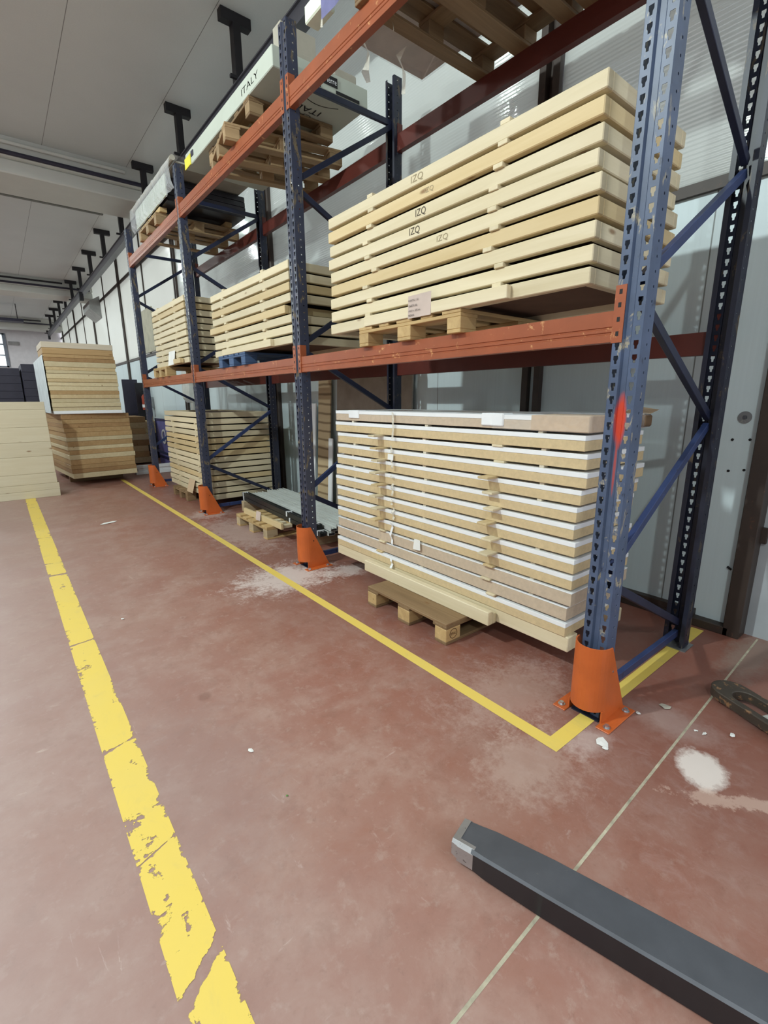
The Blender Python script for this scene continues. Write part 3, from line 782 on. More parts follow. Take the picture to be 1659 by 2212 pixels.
t = thing('plank', (2.178, 2.31, 0.144), 'short double plank lying on the pallet front before the doors', 'plank', 'bearer planks under the doors')
wbox('board', (0.045, 1.27, 0.088), PINE, t, (-0.01, 0, 0.044), 0.004)
wbox('board', (0.03, 1.27, 0.07), PINE, t, (0.03, 0, 0.035), 0.004)
ND = 13
dz0, dz1 = 0.232, 1.425
pit = (dz1 - dz0) / ND
dh = 0.0778
for k in range(ND):
    zb = dz0 + (ND - 1 - k) * pit
    dy = rnd(-0.012, 0.012); dx = rnd(-0.008, 0.008)
    if k == 2: dy -= 0.03
    if k == 3: dy -= 0.03
    grey = k in (10, 11)
    ln = 2.235
    lab = ['top door of the stack, white-edged, its end wrapped in clear film',][0] if k == 0 else ('lowest white-edged MDF door, just above the bearer plank' if k == ND - 1 else
          ('grey-beige door without white edge, %s of the two near the bottom' % ('upper' if k == 10 else 'lower') if grey else 'white-edged MDF door, %s from the top of the door stack' % ORD[k]))
    t = thing('door_leaf', (2.235 + dx, 2.33 + dy, zb), lab, 'door', 'stacked MDF doors')
    te = 0.006 if grey else 0.0255
    wbox('door_core', (0.63, ln, dh - te), MDFG if (grey or k == 0) else MDF, t, (0.315, 0, (dh - te) / 2), 0.002)
    wbox('white_face', (0.634, ln + 0.004, te), WHITE, t, (0.315, 0, dh - te / 2), 0.0015)
    if k == 0:
        MB().box(2.228 + dx, 1.20 + dy, zb - 0.001, 2.45, 1.52, zb + dh + 0.003).build('cardboard_sleeve', CARD, t, 0.004)
        f = MB(); nn = 18
        for j in range(nn):
            pass
        MB().box(2.222 + dx, 1.19 + dy, zb - 0.003, 2.88, 1.78, zb + dh + 0.007).build('film_wrap', FILM2, t, 0.006)
        MB().box(2.226 + dx, 3.1, zb + 0.02, 2.30, 3.24, zb + dh + 0.004).build('white_sleeve', WHITE, t, 0.004)
        MB().box(2.224 + dx, 1.70, zb + 0.012, 2.32, 1.86, zb + dh + 0.008).build('white_sleeve', WHITE, t, 0.006)
        MB().add([(2.84, 1.17, zb + .078), (2.93, 1.16, zb + .10), (2.97, 1.30, zb + .118), (2.86, 1.34, zb + .079)], [(0, 1, 2, 3)]).build('torn_flap', CARD, t)
        MB().box(2.80, 1.175, zb + 0.005, 2.895, 1.30, zb + 0.075).build('taped_corner', DARKWOOD[0], t, 0.01)
    if k < ND - 1:
        gp = pit - dh
        for q, ys in enumerate((1.74, 2.82)):
            pr = rnd(0.05, 0.1) if 3 <= k <= 8 else (rnd(0.015, 0.03) if k > 8 else 0.01)
            if k in (1, 2) and q == 1: pr = 0.09
            if q == 0 and k in (0, 1, 2): pr = 0.004
            if k == 0: continue
            yy = ys + rnd(-0.03, 0.03)
            tag(wbox('spacer_block', (0.56 + pr, 0.075, gp - 0.0005), PINE_W if (k + q) % 3 == 0 else PINE, None, (2.235 - pr + (0.56 + pr) / 2, yy, zb - gp / 2), 0.002),
                '%s wooden spacer under the %s door from the top' % (['near-end', 'strap-side'][q], ORD[k]), 'wooden spacer', 'spacers between the doors')
        for q, ys in enumerate((1.45, 2.35, 3.2)):
            if rnd(0, 1) < 0.7 or k == 0:
                tag(wbox('foam_pad', (0.04, 0.028, gp - 0.0005), PADM, None, (2.262, ys + rnd(-0.02, 0.02), zb - gp / 2), 0.001),
                    'tiny cream pad %s the gap under the %s door' % (['at the near end of', 'midway along', 'at the far end of'][q], ORD[k]), 'foam pad', 'foam pads between the doors')
# strap and tags hanging down the front of the door stack
t = thing('plastic_strap', (2.21, 2.68, 0.3), 'torn white plastic strap hanging down the front of the door stack', 'strap')
for (za, zb_, y) in ((1.41, 1.22, 2.66), (1.17, 1.12, 2.68), (1.07, 1.0, 2.67), (0.95, 0.93, 2.68), (0.89, 0.80, 2.67), (0.77, 0.73, 2.68), (0.71, 0.62, 2.66), (0.59, 0.42, 2.68), (0.30, 0.2, 2.68)):
    m = MB(); n = 5; L = []; Rr = []
    for j in range(n + 1):
        z = za + (zb_ - za) * j / n; x = 2.214 + 0.006 * math.sin(j * 2.1 + za * 9); yy = y + 0.008 * math.sin(j * 1.7 + za * 5)
        L.append((x, yy + 0.012, z)); Rr.append((x - 0.003, yy - 0.012, z - 0.004))
    m.add(L + Rr, [(j, j + 1, n + 2 + j, n + 1 + j) for j in range(n)])
    m.build('strap_piece', FILMSTRIP if za > 0.6 else WHITE, t)
tag(MB().add([(2.212, 2.42, .52), (2.212, 2.36, .52), (2.208, 2.352, .445), (2.208, 2.43, .44)], [(0, 1, 2, 3)]).build('paper_tag', PAPER), 'white paper tag stuck to a lower grey-beige door', 'paper tag', 'tags on the doors')
tag(MB().add([(2.213, 2.72, 1.108), (2.213, 2.655, 1.108), (2.210, 2.655, 1.065), (2.210, 2.72, 1.065)], [(0, 1, 2, 3)]).build('paper_tag', PAPER), 'small printed label caught beside the strap on the door stack', 'paper tag', 'tags on the doors')

# ------------------------------------------------------------------ middle bay floor: pallet with a bundle of profiles
pallet((2.11, 5.13, 0), 0, 1.0, 0.86, 0.144, PAL, 'low pallet with a white-painted corner block in front of the profiles', bmat=PINE_G)
t = thing('timber_rail', (2.2, 5.0, 0.144), 'pale timber rail lying across the pallet before the metal profiles', 'timber rail')
wbox('board', (0.03, 1.0, 0.07), PINE_W, t, (0.0, 0.0, 0.035), 0.003)
wbox('batten', (0.12, 0.06, 0.035), PINE, t, (0.075, -0.3, 0.0175), 0.003)
wbox('batten', (0.12, 0.06, 0.035), PINE, t, (0.075, -0.18, 0.0175), 0.003)
wbox('batten', (0.12, 0.06, 0.035), PINE, t, (0.075, -0.44, 0.0175), 0.003)
tag(MB().add([(2.165, 5.11, .146), (2.165, 4.99, .146), (2.182, 4.99, .25), (2.182, 5.11, .25)], [(0, 1, 2, 3)]).build('paper_card', CARDP), 'small ruled card leaning on the rail of the floor pallet', 'card', 'handwritten cards')
def profile(x, y, z, wd, ht, ln, mat, label, clip=False):
    """channel bar; x, y = its near end"""
    t = thing('metal_profile', (x, y, z), label, 'metal profile', 'profiles on the floor by the rack post', PRZ)
    sec = [(-wd / 2, 0), (wd / 2, 0), (wd / 2, ht), (wd / 2 - 0.006, ht), (wd / 2 - 0.006, ht * 0.6), (0.006, ht * 0.6), (0.006, ht - 0.004), (-0.006, ht - 0.004), (-0.006, ht * 0.6), (-wd / 2 + 0.006, ht * 0.6), (-wd / 2 + 0.006, ht), (-wd / 2, ht)]
    Mx = MW[t.name]
    m = MB(); n = len(sec); vs = [Mx @ Vector((u, yy, v)) for yy in (0, ln) for u, v in sec]
    m.add(vs, [tuple(range(n))[::-1], tuple(range(n, 2 * n))] + [(i, (i + 1) % n, n + (i + 1) % n, n + i) for i in range(n)])
    m.build('bar', mat, t)
    m = MB(); m.add([Mx @ Vector(p) for p in ((-wd / 2 + .004, -.001, .004), (wd / 2 - .004, -.001, .004), (wd / 2 - .004, -.001, ht * .55), (-wd / 2 + .004, -.001, ht * .55))], [(0, 1, 2, 3)])
    m.build('hollow_end', INK, t)
    if clip:
        for f in (0.05, 0.72, ln - 0.06):
            MB().add([Mx @ Vector(p) for p in ((-wd / 2 - .003, f, -.0), (wd / 2 + .001, f, 0), (wd / 2 + .001, f + .028, 0), (-wd / 2 - .003, f + .028, 0), (-wd / 2 - .003, f, ht + .002), (wd / 2 + .001, f, ht + .002), (wd / 2 + .001, f + .028, ht + .002), (-wd / 2 - .003, f + .028, ht + .002))], [(0, 3, 2, 1), (4, 5, 6, 7), (0, 1, 5, 4), (1, 2, 6, 5), (2, 3, 7, 6), (3, 0, 4, 7)]).build('end_clip', WHITE, t)
PRZ = math.atan2(-0.06, 1.0)
sup = wbox('bearer_batten', (1.05, 0.08, 0.145), PINE_G, None, (2.85, 4.2, 0.0725), 0.004)
tag(sup, 'wooden bearer under the near end of the metal profiles', 'bearer')
sup = wbox('bearer_batten', (1.05, 0.08, 0.145), PINE_G, None, (2.98, 6.2, 0.0725), 0.004)
tag(sup, 'wooden bearer under the far end of the metal profiles', 'bearer')
for j in range(8):
    dk = j == 0
    profile(2.40 + j * 0.083, 3.95 + rnd(-.05, .1), 0.146, 0.074, 0.048, 2.28 + rnd(-.06, .04), ALUD if dk else ALU, 'dark-fronted metal profile at the outer edge of the bottom row' if dk else 'pale metal profile, %s from the aisle in the bottom row' % ORD[j], dk)
for j in range(7):
    dk = j == 0
    profile(2.405 + j * 0.086, 3.98 + rnd(-.05, .1), 0.1985, 0.070, 0.043 if j % 2 else 0.055, 2.28 + rnd(-.08, .04), ALUD if dk else ALU, 'dark-fronted metal profile on the outer edge of the top row' if dk else 'white metal profile, %s from the aisle in the top row' % ORD[j], dk)
sh = wbox('mdf_sheet', (0.12, 2.3, 0.018), MDF, None, (3.17, 5.4, 0.155), 0.002)
sh.rotation_euler = (0, 0, PRZ)
tag(sh, 'narrow MDF sheet lying behind the metal profiles', 'board')
# sheets leaning on the wall of the middle bay
def lean(name, y0, y1, z1, xb, xt, mat, label, cat, th=0.018, z0=0.0):
    m = MB(); vs = []
    for dx in (0, th):
        vs += [(xb + dx, y0, z0), (xb + dx, y1, z0), (xt + dx, y1, z1), (xt + dx, y0, z1)]
    m.add(vs, [(0, 1, 2, 3), (7, 6, 5, 4), (0, 4, 5, 1), (1, 5, 6, 2), (2, 6, 7, 3), (3, 7, 4, 0)])
    return tag(m.build(name, mat), label, cat)
t = NT('wavy_plywood')
v = t.coord(); X_, Y_, Z_ = t.xyz(v)
wv = t.n('ShaderNodeTexWave'); wv.bands_direction = 'Z'; wv.inputs['Scale'].default_value = 2.6; wv.inputs['Distortion'].default_value = 2.0; wv.inputs['Detail'].default_value = 2.0; wv.inputs['Detail Scale'].default_value = 0.7
t.l(v, wv.inputs[0])
WPLY = t.end(t.bsdf(t.mix(t.ramp(wv.outputs['Fac'], 0.25, 0.0), lin((186, 164, 130)), lin((128, 106, 78))), 0.7))
lean('plywood_sheet', 5.42, 5.72, 1.9, 3.36, 3.46, WPLY, 'plywood strip with wavy grain leaning on the wall behind the profiles', 'board')
lean('white_sheet', 5.78, 5.98, 1.45, 3.34, 3.43, WHITE, 'narrow white panel leaning beside the wavy plywood strip', 'panel')
lean('white_sheet', 5.31, 5.40, 1.0, 3.33, 3.38, WHITE, 'low white strip leaning between the wavy plywood and the doors', 'panel')
lean('grey_board', 3.85, 5.3, 2.05, 3.40, 3.49, plain('taupe_board', (150, 140, 128), 0.7), 'large taupe board standing against the wall behind the doors', 'board')

# ------------------------------------------------------------------ upper shelf
ZT = ZUP + 0.135
# nearest bay: pallets seen from below
pallet((2.0, 2.36, ZT), 0, 1.16, 0.78, 0.144, PAL_OLD, 'old brown pallet on the upper shelf, hung with torn film')
pallet((2.0, 1.52, ZT), 0, 1.16, 0.8, 0.144, PAL_OLD, 'brown pallet on the upper shelf at the open rack end')
pallet((2.0, 0.68, ZT), 0, 1.16, 0.8, 0.144, PAL_OLD, 'brown pallet at the very end of the upper shelf') if False else None
t = thing('wrapped_board', (2.5, 2.4, ZT + 0.144), 'greyish film-wrapped board overhanging the old upper pallet', 'wrapped board')
wbox('board', (0.72, 1.55, 0.05), plain('pinkish_board', (238, 228, 220), 0.7), t, (0.08, 0.0, 0.026), 0.004)
MB().box(2.2, 1.6, ZT + 0.145, 2.96, 3.19, ZT + 0.202).build('film_wrap', FILM2, t, 0.004)
t = thing('foam_block', (2.12, 2.9, ZT + 0.205), 'white foam block jutting out at the top beside lilac film', 'foam block')
MB().box(2.005, 3.115, ZT + 0.205, 2.11, 3.33, ZT + 0.31).build('block', FOAM, t, 0.008)
m = MB(); n = 10; rows = []
for j in range(n + 1):
    y = 3.07 - 1.5 * j / n
    rows.append([(1.972 + 0.008 * math.sin(j * 1.9), y, ZT + 0.09), (1.972 + 0.01 * math.sin(j * 2.7), y, ZT + 0.2), (1.985 + 0.015 * math.sin(j * 1.3), y, ZT + 0.36 + 0.02 * math.sin(j))])
vs = [p for r_ in rows for p in r_]
m.add(vs, [(3 * j + q, 3 * j + q + 1, 3 * j + q + 4, 3 * j + q + 3) for j in range(n) for q in (0, 1)])
tag(m.build('plastic_sheet', PURPLE), 'lilac plastic film wrapping goods on the upper shelf edge', 'plastic film')
def rag(pts, wd, label, mat=FILMSTRIP):
    m = MB(); A = []; B = []
    n = len(pts)
    for j, p in enumerate(pts):
        f = wd * (1 - 0.75 * j / (n - 1)); a = 0.9 * math.sin(j * 1.4)
        A.append((p[0] + f * math.sin(a), p[1] + f * math.cos(a), p[2])); B.append((p[0] - f * math.sin(a), p[1] - f * math.cos(a), p[2]))
    m.add(A + B, [(j, j + 1, n + j + 1, n + j) for j in range(n - 1)])
    return tag(m.build('film_scrap', mat, smooth=True), label, 'plastic scrap', 'torn film hanging from the upper shelf')
rag([(2.28, 3.02, 3.86), (2.29, 3.03, 3.80), (2.30, 3.02, 3.73), (2.29, 3.04, 3.66), (2.31, 3.03, 3.60)], 0.06, 'long torn film strip hanging in front of the white carton end')
rag([(2.56, 2.98, 3.85), (2.57, 2.99, 3.78), (2.58, 2.97, 3.70), (2.58, 2.98, 3.60)], 0.055, 'pointed film scrap hanging before the bright ribbed wall')
rag([(2.02, 3.10, 4.02), (2.0, 3.10, 3.95), (1.99, 3.09, 3.88), (1.99, 3.10, 3.82)], 0.03, 'film tail dangling from the white foam block')
rag([(2.24, 2.70, 3.80), (2.25, 2.70, 3.75), (2.25, 2.69, 3.70)], 0.025, 'small film shred under the old upper pallet')
# middle bay: two pallets and long cartons
pallet((2.01, 5.02, ZT), math.radians(-11), 1.12, 0.78, 0.14, PAL_MID, 'lower of two pallets under the long white carton')
pallet((2.10, 4.98, ZT + 0.1405), math.radians(-3), 0.82, 1.16, 0.142, PAL_OLD, 'upper of two pallets under the long white carton', bmat=PAL_MID)
z0 = ZT + 0.2835
t = thing('carton', (2.07, 5.05, z0), 'long white carton with black lettering on the upper shelf', 'carton', 'cartons on the upper shelf', math.radians(1.6))
cm = MB().box(2.075, 3.95, z0, 3.0, 6.13, z0 + 0.148)
bx = cm.build('box', CARTON, t, 0.006)
RZ = MW[t.name] @ Matrix.Translation(-Vector(t.location))
def cw(p): return p
lb = MB().box(2.525, 3.9435, z0 + 0.045, 2.675, 3.9465, z0 + 0.115).build('brand_label', INK, bx)
text('label_text', 'Dierre', WHITE, lb, (2.535, 3.943, z0 + 0.06), (1, 0, 0), (0, 0, 1), 0.042, 0.13, 0.002)
for xa, xb in ((2.40, 2.51), (2.66, 2.905)): MB().box(xa, 3.9445, z0 + 0.005, xb, 3.9475, z0 + 0.029).build('hand_slot', INK, bx)
text('printing', 'ITAL', INK, bx, (2.70, 4.245, z0), (-1, 0, 0), (0, 1, 0), 0.075, 0.24, 0.003)
text('printing', 'CASA', INK, bx, (2.66, 4.35, z0), (-1, 0, 0), (0, 1, 0), 0.06, 0.24, 0.003)
m = MB(); pts = [(2.45 + 0.34 * j / 8, 4.13 + 0.05 * math.sin(PI * j / 8) - 0.02 * j / 8, z0 - 0.001) for j in range(9)]
for a, b in zip(pts, pts[1:]): m.bar(a, b, 0.008, 0.001)
m.build('printing', INK, bx)
text('printing', 'ITALY', plain('faded_print', (192, 196, 184), 0.8), bx, (2.075 + 0.004, 4.55, z0 + 0.045), (0, -1, 0), (0, 0, 1), 0.05, 0.34, 0.004)
MB().box(2.068, 5.86, z0 + 0.06, 2.0735, 5.93, z0 + 0.11).build('brand_label', DARKP, bx)
MB().box(2.066, 5.95, z0 - 0.002, 2.0735, 6.14, z0 + 0.10).build('sticker', YELL, bx)
t = thing('carton', (2.4, 4.6, z0 + 0.15), 'grey-beige carton stacked on the long white carton', 'carton', 'cartons on the upper shelf')
MB().box(2.16, 3.98, z0 + 0.151, 2.62, 4.2, z0 + 0.20).build('box', CARTONG, t, 0.004)
MB().box(2.18, 3.99, z0 + 0.20, 2.5, 4.12, z0 + 0.36).build('flap', CARTONG, t, 0.004)
t = wbox('foam_pad', (0.24, 0.5, 0.09), CARTONG, None, (2.80, 4.25, z0 + 0.197), 0.012)
tag(t, 'grey foam pad on the end of the white carton', 'foam pad')
# farthest bay: pallet and film-wrapped dark panels
pallet((1.99, 7.68, ZT), 0, 1.12, 0.94, 0.144, PAL_MID, 'pallet under the shiny film-wrapped load')
for q, (xx, s) in enumerate(((2.08, 'front'), (2.95, 'rear'))):
    tag(wbox('bearer_batten', (0.09, 1.0, 0.055), PAL, None, (xx, 7.66, ZT + 0.144 + 0.0275), 0.003), '%s batten between pallet and film-wrapped load' % s, 'bearer')
zb = ZT + 0.2
t = thing('wrapped_load', (2.55, 7.6, zb), 'shiny film-wrapped load of dark panels on the upper shelf', 'wrapped load')
for j in range(4):
    wbox('dark_panel', (1.02, 1.42, 0.062), BLACKF, t, (0.03 + rnd(-.01, .01), 0.0, 0.033 + j * 0.065), 0.004)
MB().box(2.01, 6.75, zb + 0.005, 2.03, 8.3, zb + 0.24).build('white_sheet', CARTON, t, 0.003)
m = MB(); n = 26; rows = []
for j in range(n + 1):
    y = 6.45 + (8.52 - 6.45) * j / n
    pr = [(2.02, zb - 0.0), (1.985, zb + 0.06), (1.985, zb + 0.2), (1.99, zb + 0.30), (2.05, zb + 0.345), (2.3, zb + 0.34), (3.0, zb + 0.30)]
    rows.append([(x + rnd(-.007, .007), y, z + rnd(-.008, .008)) for x, z in pr])
q = 7; vs = [p for r_ in rows for p in r_]
m.add(vs, [(q * j + a, q * j + a + 1, q * (j + 1) + a + 1, q * (j + 1) + a) for j in range(n) for a in range(q - 1)])
m.build('film_wrap', FILM, t)
wbox('top_sheet', (0.95, 2.0, 0.02), CARTONG, t, (0.0, -0.12, 0.29), 0.004)
MB().cyl((2.035, 6.45, zb + 0.31), (2.035, 8.5, zb + 0.31), 0.03, 12).build('cardboard_tube', CARTONG, t)

# ------------------------------------------------------------------ runway beam with hangers
t = thing('crane_rail', (2.8, 18, 5.02), 'long dark grey steel rail hung from the ceiling above the rack', 'crane rail')
zt, zbm, xc, hw = 5.11, 4.93, 2.80, 0.062
I = [(xc - hw, zt), (xc + hw, zt), (xc + hw, zt - 0.014), (xc + 0.006, zt - 0.018), (xc + 0.006, zbm + 0.018), (xc + hw, zbm + 0.014), (xc + hw, zbm), (xc - hw, zbm), (xc - hw, zbm + 0.014), (xc - 0.04, zbm + 0.018), (xc - 0.04, zt - 0.018), (xc - hw, zt - 0.014)]
MB().prism(I, 1, 1.5, 32.4).build('rail', RAILM, t)
for k in range(-1, 13):
    y = 6.2 + 2.232 * k
    if y > 33.2: continue
    h = MB().box(2.62, y - 0.05, CZ - 0.11, 2.98, y + 0.05, CZ).box(2.755, y - 0.055, zt, 2.845, y + 0.055, CZ - 0.1)
    h.box(2.66, y - 0.12, zt - 0.004, 2.74, y - 0.08, zt + 0.03)
    h.build('hanger', HANG, t, 0.003)
MB().box(2.76, 32.4, 4.78, 2.86, 32.6, 5.12).build('end_stop', HANG, t, 0.005)
MB().box(2.66, 19.2, 4.72, 2.78, 19.35, 4.98).build('trolley_stop', HANG, t, 0.005)

# ------------------------------------------------------------------ tall timber pile and pale timber stack in the aisle
TX0, TX1 = 0.775, 1.83
def timber(x0, y0, x1, y1, z0, z1, mats, label, group, rz=0.0):
    o = wbox('timber_board', (x1 - x0, y1 - y0, z1 - z0), mats, None, ((x0 + x1) / 2, (y0 + y1) / 2, (z0 + z1) / 2), 0.004)
    o.rotation_euler = (0, 0, rz)
    return tag(o, label, 'timber panel', group)
t = wbox('bearer_batten', (0.9, 0.12, 0.144), PAL_OLD, None, (1.34, 10.75, 0.072), 0.004); tag(t, 'front dark bearer in shade under the tall timber pile', 'bearer')
t = wbox('bearer_batten', (0.9, 0.12, 0.144), PAL_OLD, None, (1.34, 11.6, 0.072), 0.004); tag(t, 'rear dark bearer in shade under the tall timber pile', 'bearer')
z = 0.144
low = [0, 3, 1, 1, 0, 1, 0, 1, 0, 1, 1, 3, 1, 3]
lh = [18, 15, 15, 19, 17, 16, 13, 18, 14, 17, 16, 14, 15, 19]
for j in range(14):
    h = (1.285 - 0.144) * lh[j] / sum(lh)
    timber(0.80 + rnd(-.012, .012) - 0.003 * j, 10.06, 1.86 + rnd(-.012, .012) - 0.0015 * j, 12.2, z, z + h - 0.002, TIMB[low[j]], 'brown timber board, %s from the bottom of the tall pile' % ORD[j], 'timber boards in the tall pile', math.radians(5)); z += h
o = timber(0.755, 10.0, 1.815, 12.2, z, z + 0.055, [WHITE, WHITE, WHITE], 'white board in the middle of the tall timber pile', 'timber boards in the tall pile'); z += 0.055
up = [0, 0, 0, 2, 1, 0, 0, 2, 0, 0, 2, 0, 3, 1, 1, 4]
uh = [15, 17, 16, 16, 15, 18, 15, 13, 20, 12, 13, 20, 15, 13, 23, 22]
tot = 2.475 - z
for j in range(16):
    h = tot * uh[j] / sum(uh)
    timber(0.755 + rnd(-.006, .006) - 0.0015 * j, 10.0 + rnd(-.01, .01), 1.805 + rnd(-.01, .01) - 0.0015 * j, 12.3 if j < 14 else 11.0, z, z + h - 0.002, TIMB[up[j]], 'timber board, %s above the white one in the tall pile' % ORD[j], 'timber boards in the tall pile'); z += h
tag(MB().box(0.716, 10.02, 1.30, 0.722, 12.25, 2.26).build('white_sheet', plain('window_lit_white_film', (226, 236, 240), 0.4), None), 'white film sheet with window light in its colour, left side of the tall pile', 'sheet')  # film whitened to carry the window light on this side
hts = [0.118, 0.105, 0.165, 0.27, 0.225, 0.23, 0.265, 0.12]
z = 0.0
for j, h in enumerate(hts):
    sh = 0.0 if j < 2 else -0.02
    timber(-0.9, 9.24, 0.612 + sh + rnd(-.003, .003), 10.6 - 0.8, z, z + h - 0.0015, BEIGE, 'pale planed timber block, %s from the floor, on the yellow line' % ORD[j], 'pale timber blocks at the left edge'); z += h
# dark stacks farther back
for (x0, x1, y0, y1, zz, lab) in ((-1.2, 0.62, 16.2, 17.4, 2.36, 'wider'), (0.64, 1.6, 15.8, 17.2, 2.45, 'taller')):
    n = 12
    for j in range(n):
        o = wbox('slate_board', (x1 - x0 - 0.01 + rnd(-.01, .01), y1 - y0, zz / n - 0.002), DARKP, None, ((x0 + x1) / 2, (y0 + y1) / 2, zz / n * (j + 0.5)), 0.004)
        tag(o, 'dark slate panel, %s from the floor in the %s dark stack' % (ORD[j], lab), 'panel', 'dark panels behind the pale timber')
# clutter between the tall pile and the rack end
tag(wbox('slate_board', (0.4, 0.05, 2.1), DARKP, None, (3.1, 15.6, 1.05), 0.004), 'tall dark panel standing by the wall behind the pile', 'panel')
tag(wbox('slate_board', (0.35, 0.05, 2.0), BLACKF, None, (3.32, 15.2, 1.0), 0.004), 'tall black panel standing by the wall column', 'panel')
for j in range(8):
    o = wbox('timber_board', (0.75 - 0.04 * (j % 3), 1.1, 0.135), TIMB[(0, 1, 2, 3)[j % 4]], None, (2.42 + rnd(-.03, .03), 13.2, 0.1 + 0.138 * j), 0.004)
    tag(o, 'short timber panel, %s from the floor behind the tall pile' % ORD[j], 'timber panel', 'timber panels behind the pile')
for j in range(3):
    o = wbox('timber_board', (0.7, 0.9, 0.1), TIMB[2], None, (2.95, 14.2, 0.72 + 0.103 * j), 0.004)
    tag(o, 'small timber panel, %s in the stack by the fire extinguisher' % ORD[j], 'timber panel', 'timber panels by the extinguisher')
tag(wbox('crate', (0.7, 0.9, 0.66), BLACKF, None, (2.95, 14.2, 0.335), 0.006), 'black box under the small timber stack by the extinguisher', 'box')
for j, (y, x, zz) in enumerate(((10.9, 2.62, 0.02), (10.92, 2.66, 0.081), (10.9, 2.6, 0.142))):
    o = wbox('white_batten', (1.1, 0.14, 0.06), WHITE, None, (x, y, zz + 0.01), 0.003)
    tag(o, 'white batten, %s from the floor behind the end post guard' % ORD[j], 'batten', 'white battens behind the end guard')
# fire extinguisher
t = thing('fire_extinguisher', (3.3, 14.9, 1.2), 'red fire extinguisher with a white band on the wall by the far post', 'fire extinguisher')
MB().cyl((3.3, 14.9, 1.25), (3.3, 14.9, 1.62), 0.08, 18).cyl((3.3, 14.9, 1.62), (3.3, 14.9, 1.68), 0.08, 18, 0.03).build('body', RED, t, smooth=False)
MB().cyl((3.3, 14.9, 1.32), (3.3, 14.9, 1.40), 0.082, 18).build('band', WHITE, t)
MB().cyl((3.3, 14.9, 1.68), (3.3, 14.9, 1.74), 0.025, 10).box(3.2, 14.88, 1.74, 3.32, 14.92, 1.77).build('valve', INK, t)
MB().box(3.38, 14.85, 1.3, 3.52, 14.95, 1.6).build('wall_bracket', STEEL, t)
# grey socket box and conduit
t = thing('socket_box', (3.4, 11.2, 1.45), 'grey electric socket box on the wall above the floor stack', 'electrical box')
MB().prism([(3.36, 2.2), (3.52, 2.2), (3.52, 1.45), (3.42, 1.45), (3.34, 1.56)], 1, 11.0, 11.5).build('housing', GREYBOX, t, 0.012)
MB().cyl((3.43, 11.1, 1.45), (3.43, 11.1, 1.28), 0.05, 10).cyl((3.46, 11.1, 1.3), (3.46, 11.1, 0.9), 0.012, 8).build('plug', GREYBOX, t)
# blue panel with a ring
t = thing('blue_cabinet', (3.0, 12.1, 0.15), 'blue-violet cabinet with a white round opening behind the end post of the rack', 'cabinet')
MB().box(2.98, 11.45, 0.0, 3.3, 12.6, 1.05).build('body', BLUEB, t, 0.006)
MB().box(2.965, 11.4, 0.15, 3.0, 12.65, 0.21).box(2.965, 11.4, 1.04, 3.0, 12.65, 1.09).box(2.965, 12.58, 0.15, 3.0, 12.65, 1.09).build('frame', NAVY, t)
MB().ring((2.975, 11.95, 0.68), (-1, 0, 0), 0.13, 0.17, 0.02).build('ring', WHITE, t)
# flat beige rectangle in front of the translucent wall, and hood
tag(MB().box(3.43, 13.75, 2.77, 3.47, 15.0, 3.84).build('wall_rectangle', plain('beige_rectangle', (182, 178, 158), 0.7)), 'beige rectangle on the bright wall above the shelf stack beyond the blue pallet', 'board')
tag(MB().prism([(3.5, 5.2), (3.15, 5.0), (3.15, 4.75), (3.5, 4.45)], 1, 20.8, 22.3).build('wall_hood', plain('grey_hood', (150, 150, 148), 0.8)), 'angled white hood on the far wall below the steel rail', 'hood')
# cable tray at the far end
t = thing('cable_tray', (0.5, 28, 5.0), 'dark cable tray hanging near the far window', 'cable tray')
MB().box(-3, 28, 5.02, 1.55, 28.5, 5.06).box(-3, 28, 5.06, 1.55, 28.03, 5.14).box(-3, 28.47, 5.06, 1.55, 28.5, 5.14).build('tray', DARKP, t)
for x in (0.6, 1.35): MB().bar((x, 28.25, 5.1), (x, 28.25, CZ), 0.03, 0.03).build('rod', HANG, t)
tag(MB().box(1.02, 34.12, 4.53, 1.5, 34.2, 4.72).build('wall_vent', plain('vent_grey', (150, 146, 146), 0.7)), 'small grey vent on the far wall beside the window', 'vent')

# ------------------------------------------------------------------ right-hand wall details
t = thing('wall_rosette', (HX + 0.02, 0.905, 1.38), 'round metal rosette on the white wall panel', 'wall fitting')
MB().ring((HX + 0.02, 0.905, 1.38), (-1, 0, 0), 0.012, 0.036, 0.006, 26).build('disc', STEEL, t)
MB().cyl((HX + 0.02, 0.905, 1.38), (HX + 0.01, 0.905, 1.38), 0.011, 12).build('pin', BLACKSTEEL, t)
for (y, z, s) in ((0.95, 1.244, 'upper left'), (0.861, 1.249, 'upper right'), (0.945, 1.05, 'lower left'), (0.865, 1.064, 'lower right')):
    tag(MB().cyl((HX + 0.02, y, z), (HX + 0.016, y, z), 0.008, 10).build('bolt_head', INK), '%s dark bolt head of four on the white wall panel' % s, 'bolt', 'bolt heads on the wall panel')
tag(MB().bar((HX + 0.012, 0.865, 0.44), (HX + 0.012, 0.84, 0.425), 0.01, 0.012).build('door_catch', INK), 'small dark catch low on the white wall panel', 'catch')
tag(MB().box(HX + 0.05, 0.70, 0.62, HX + 0.075, 0.735, 0.72).build('steel_hinge', BROWN, bevel=0.003), 'dark steel hinge on the brown door frame', 'hinge')

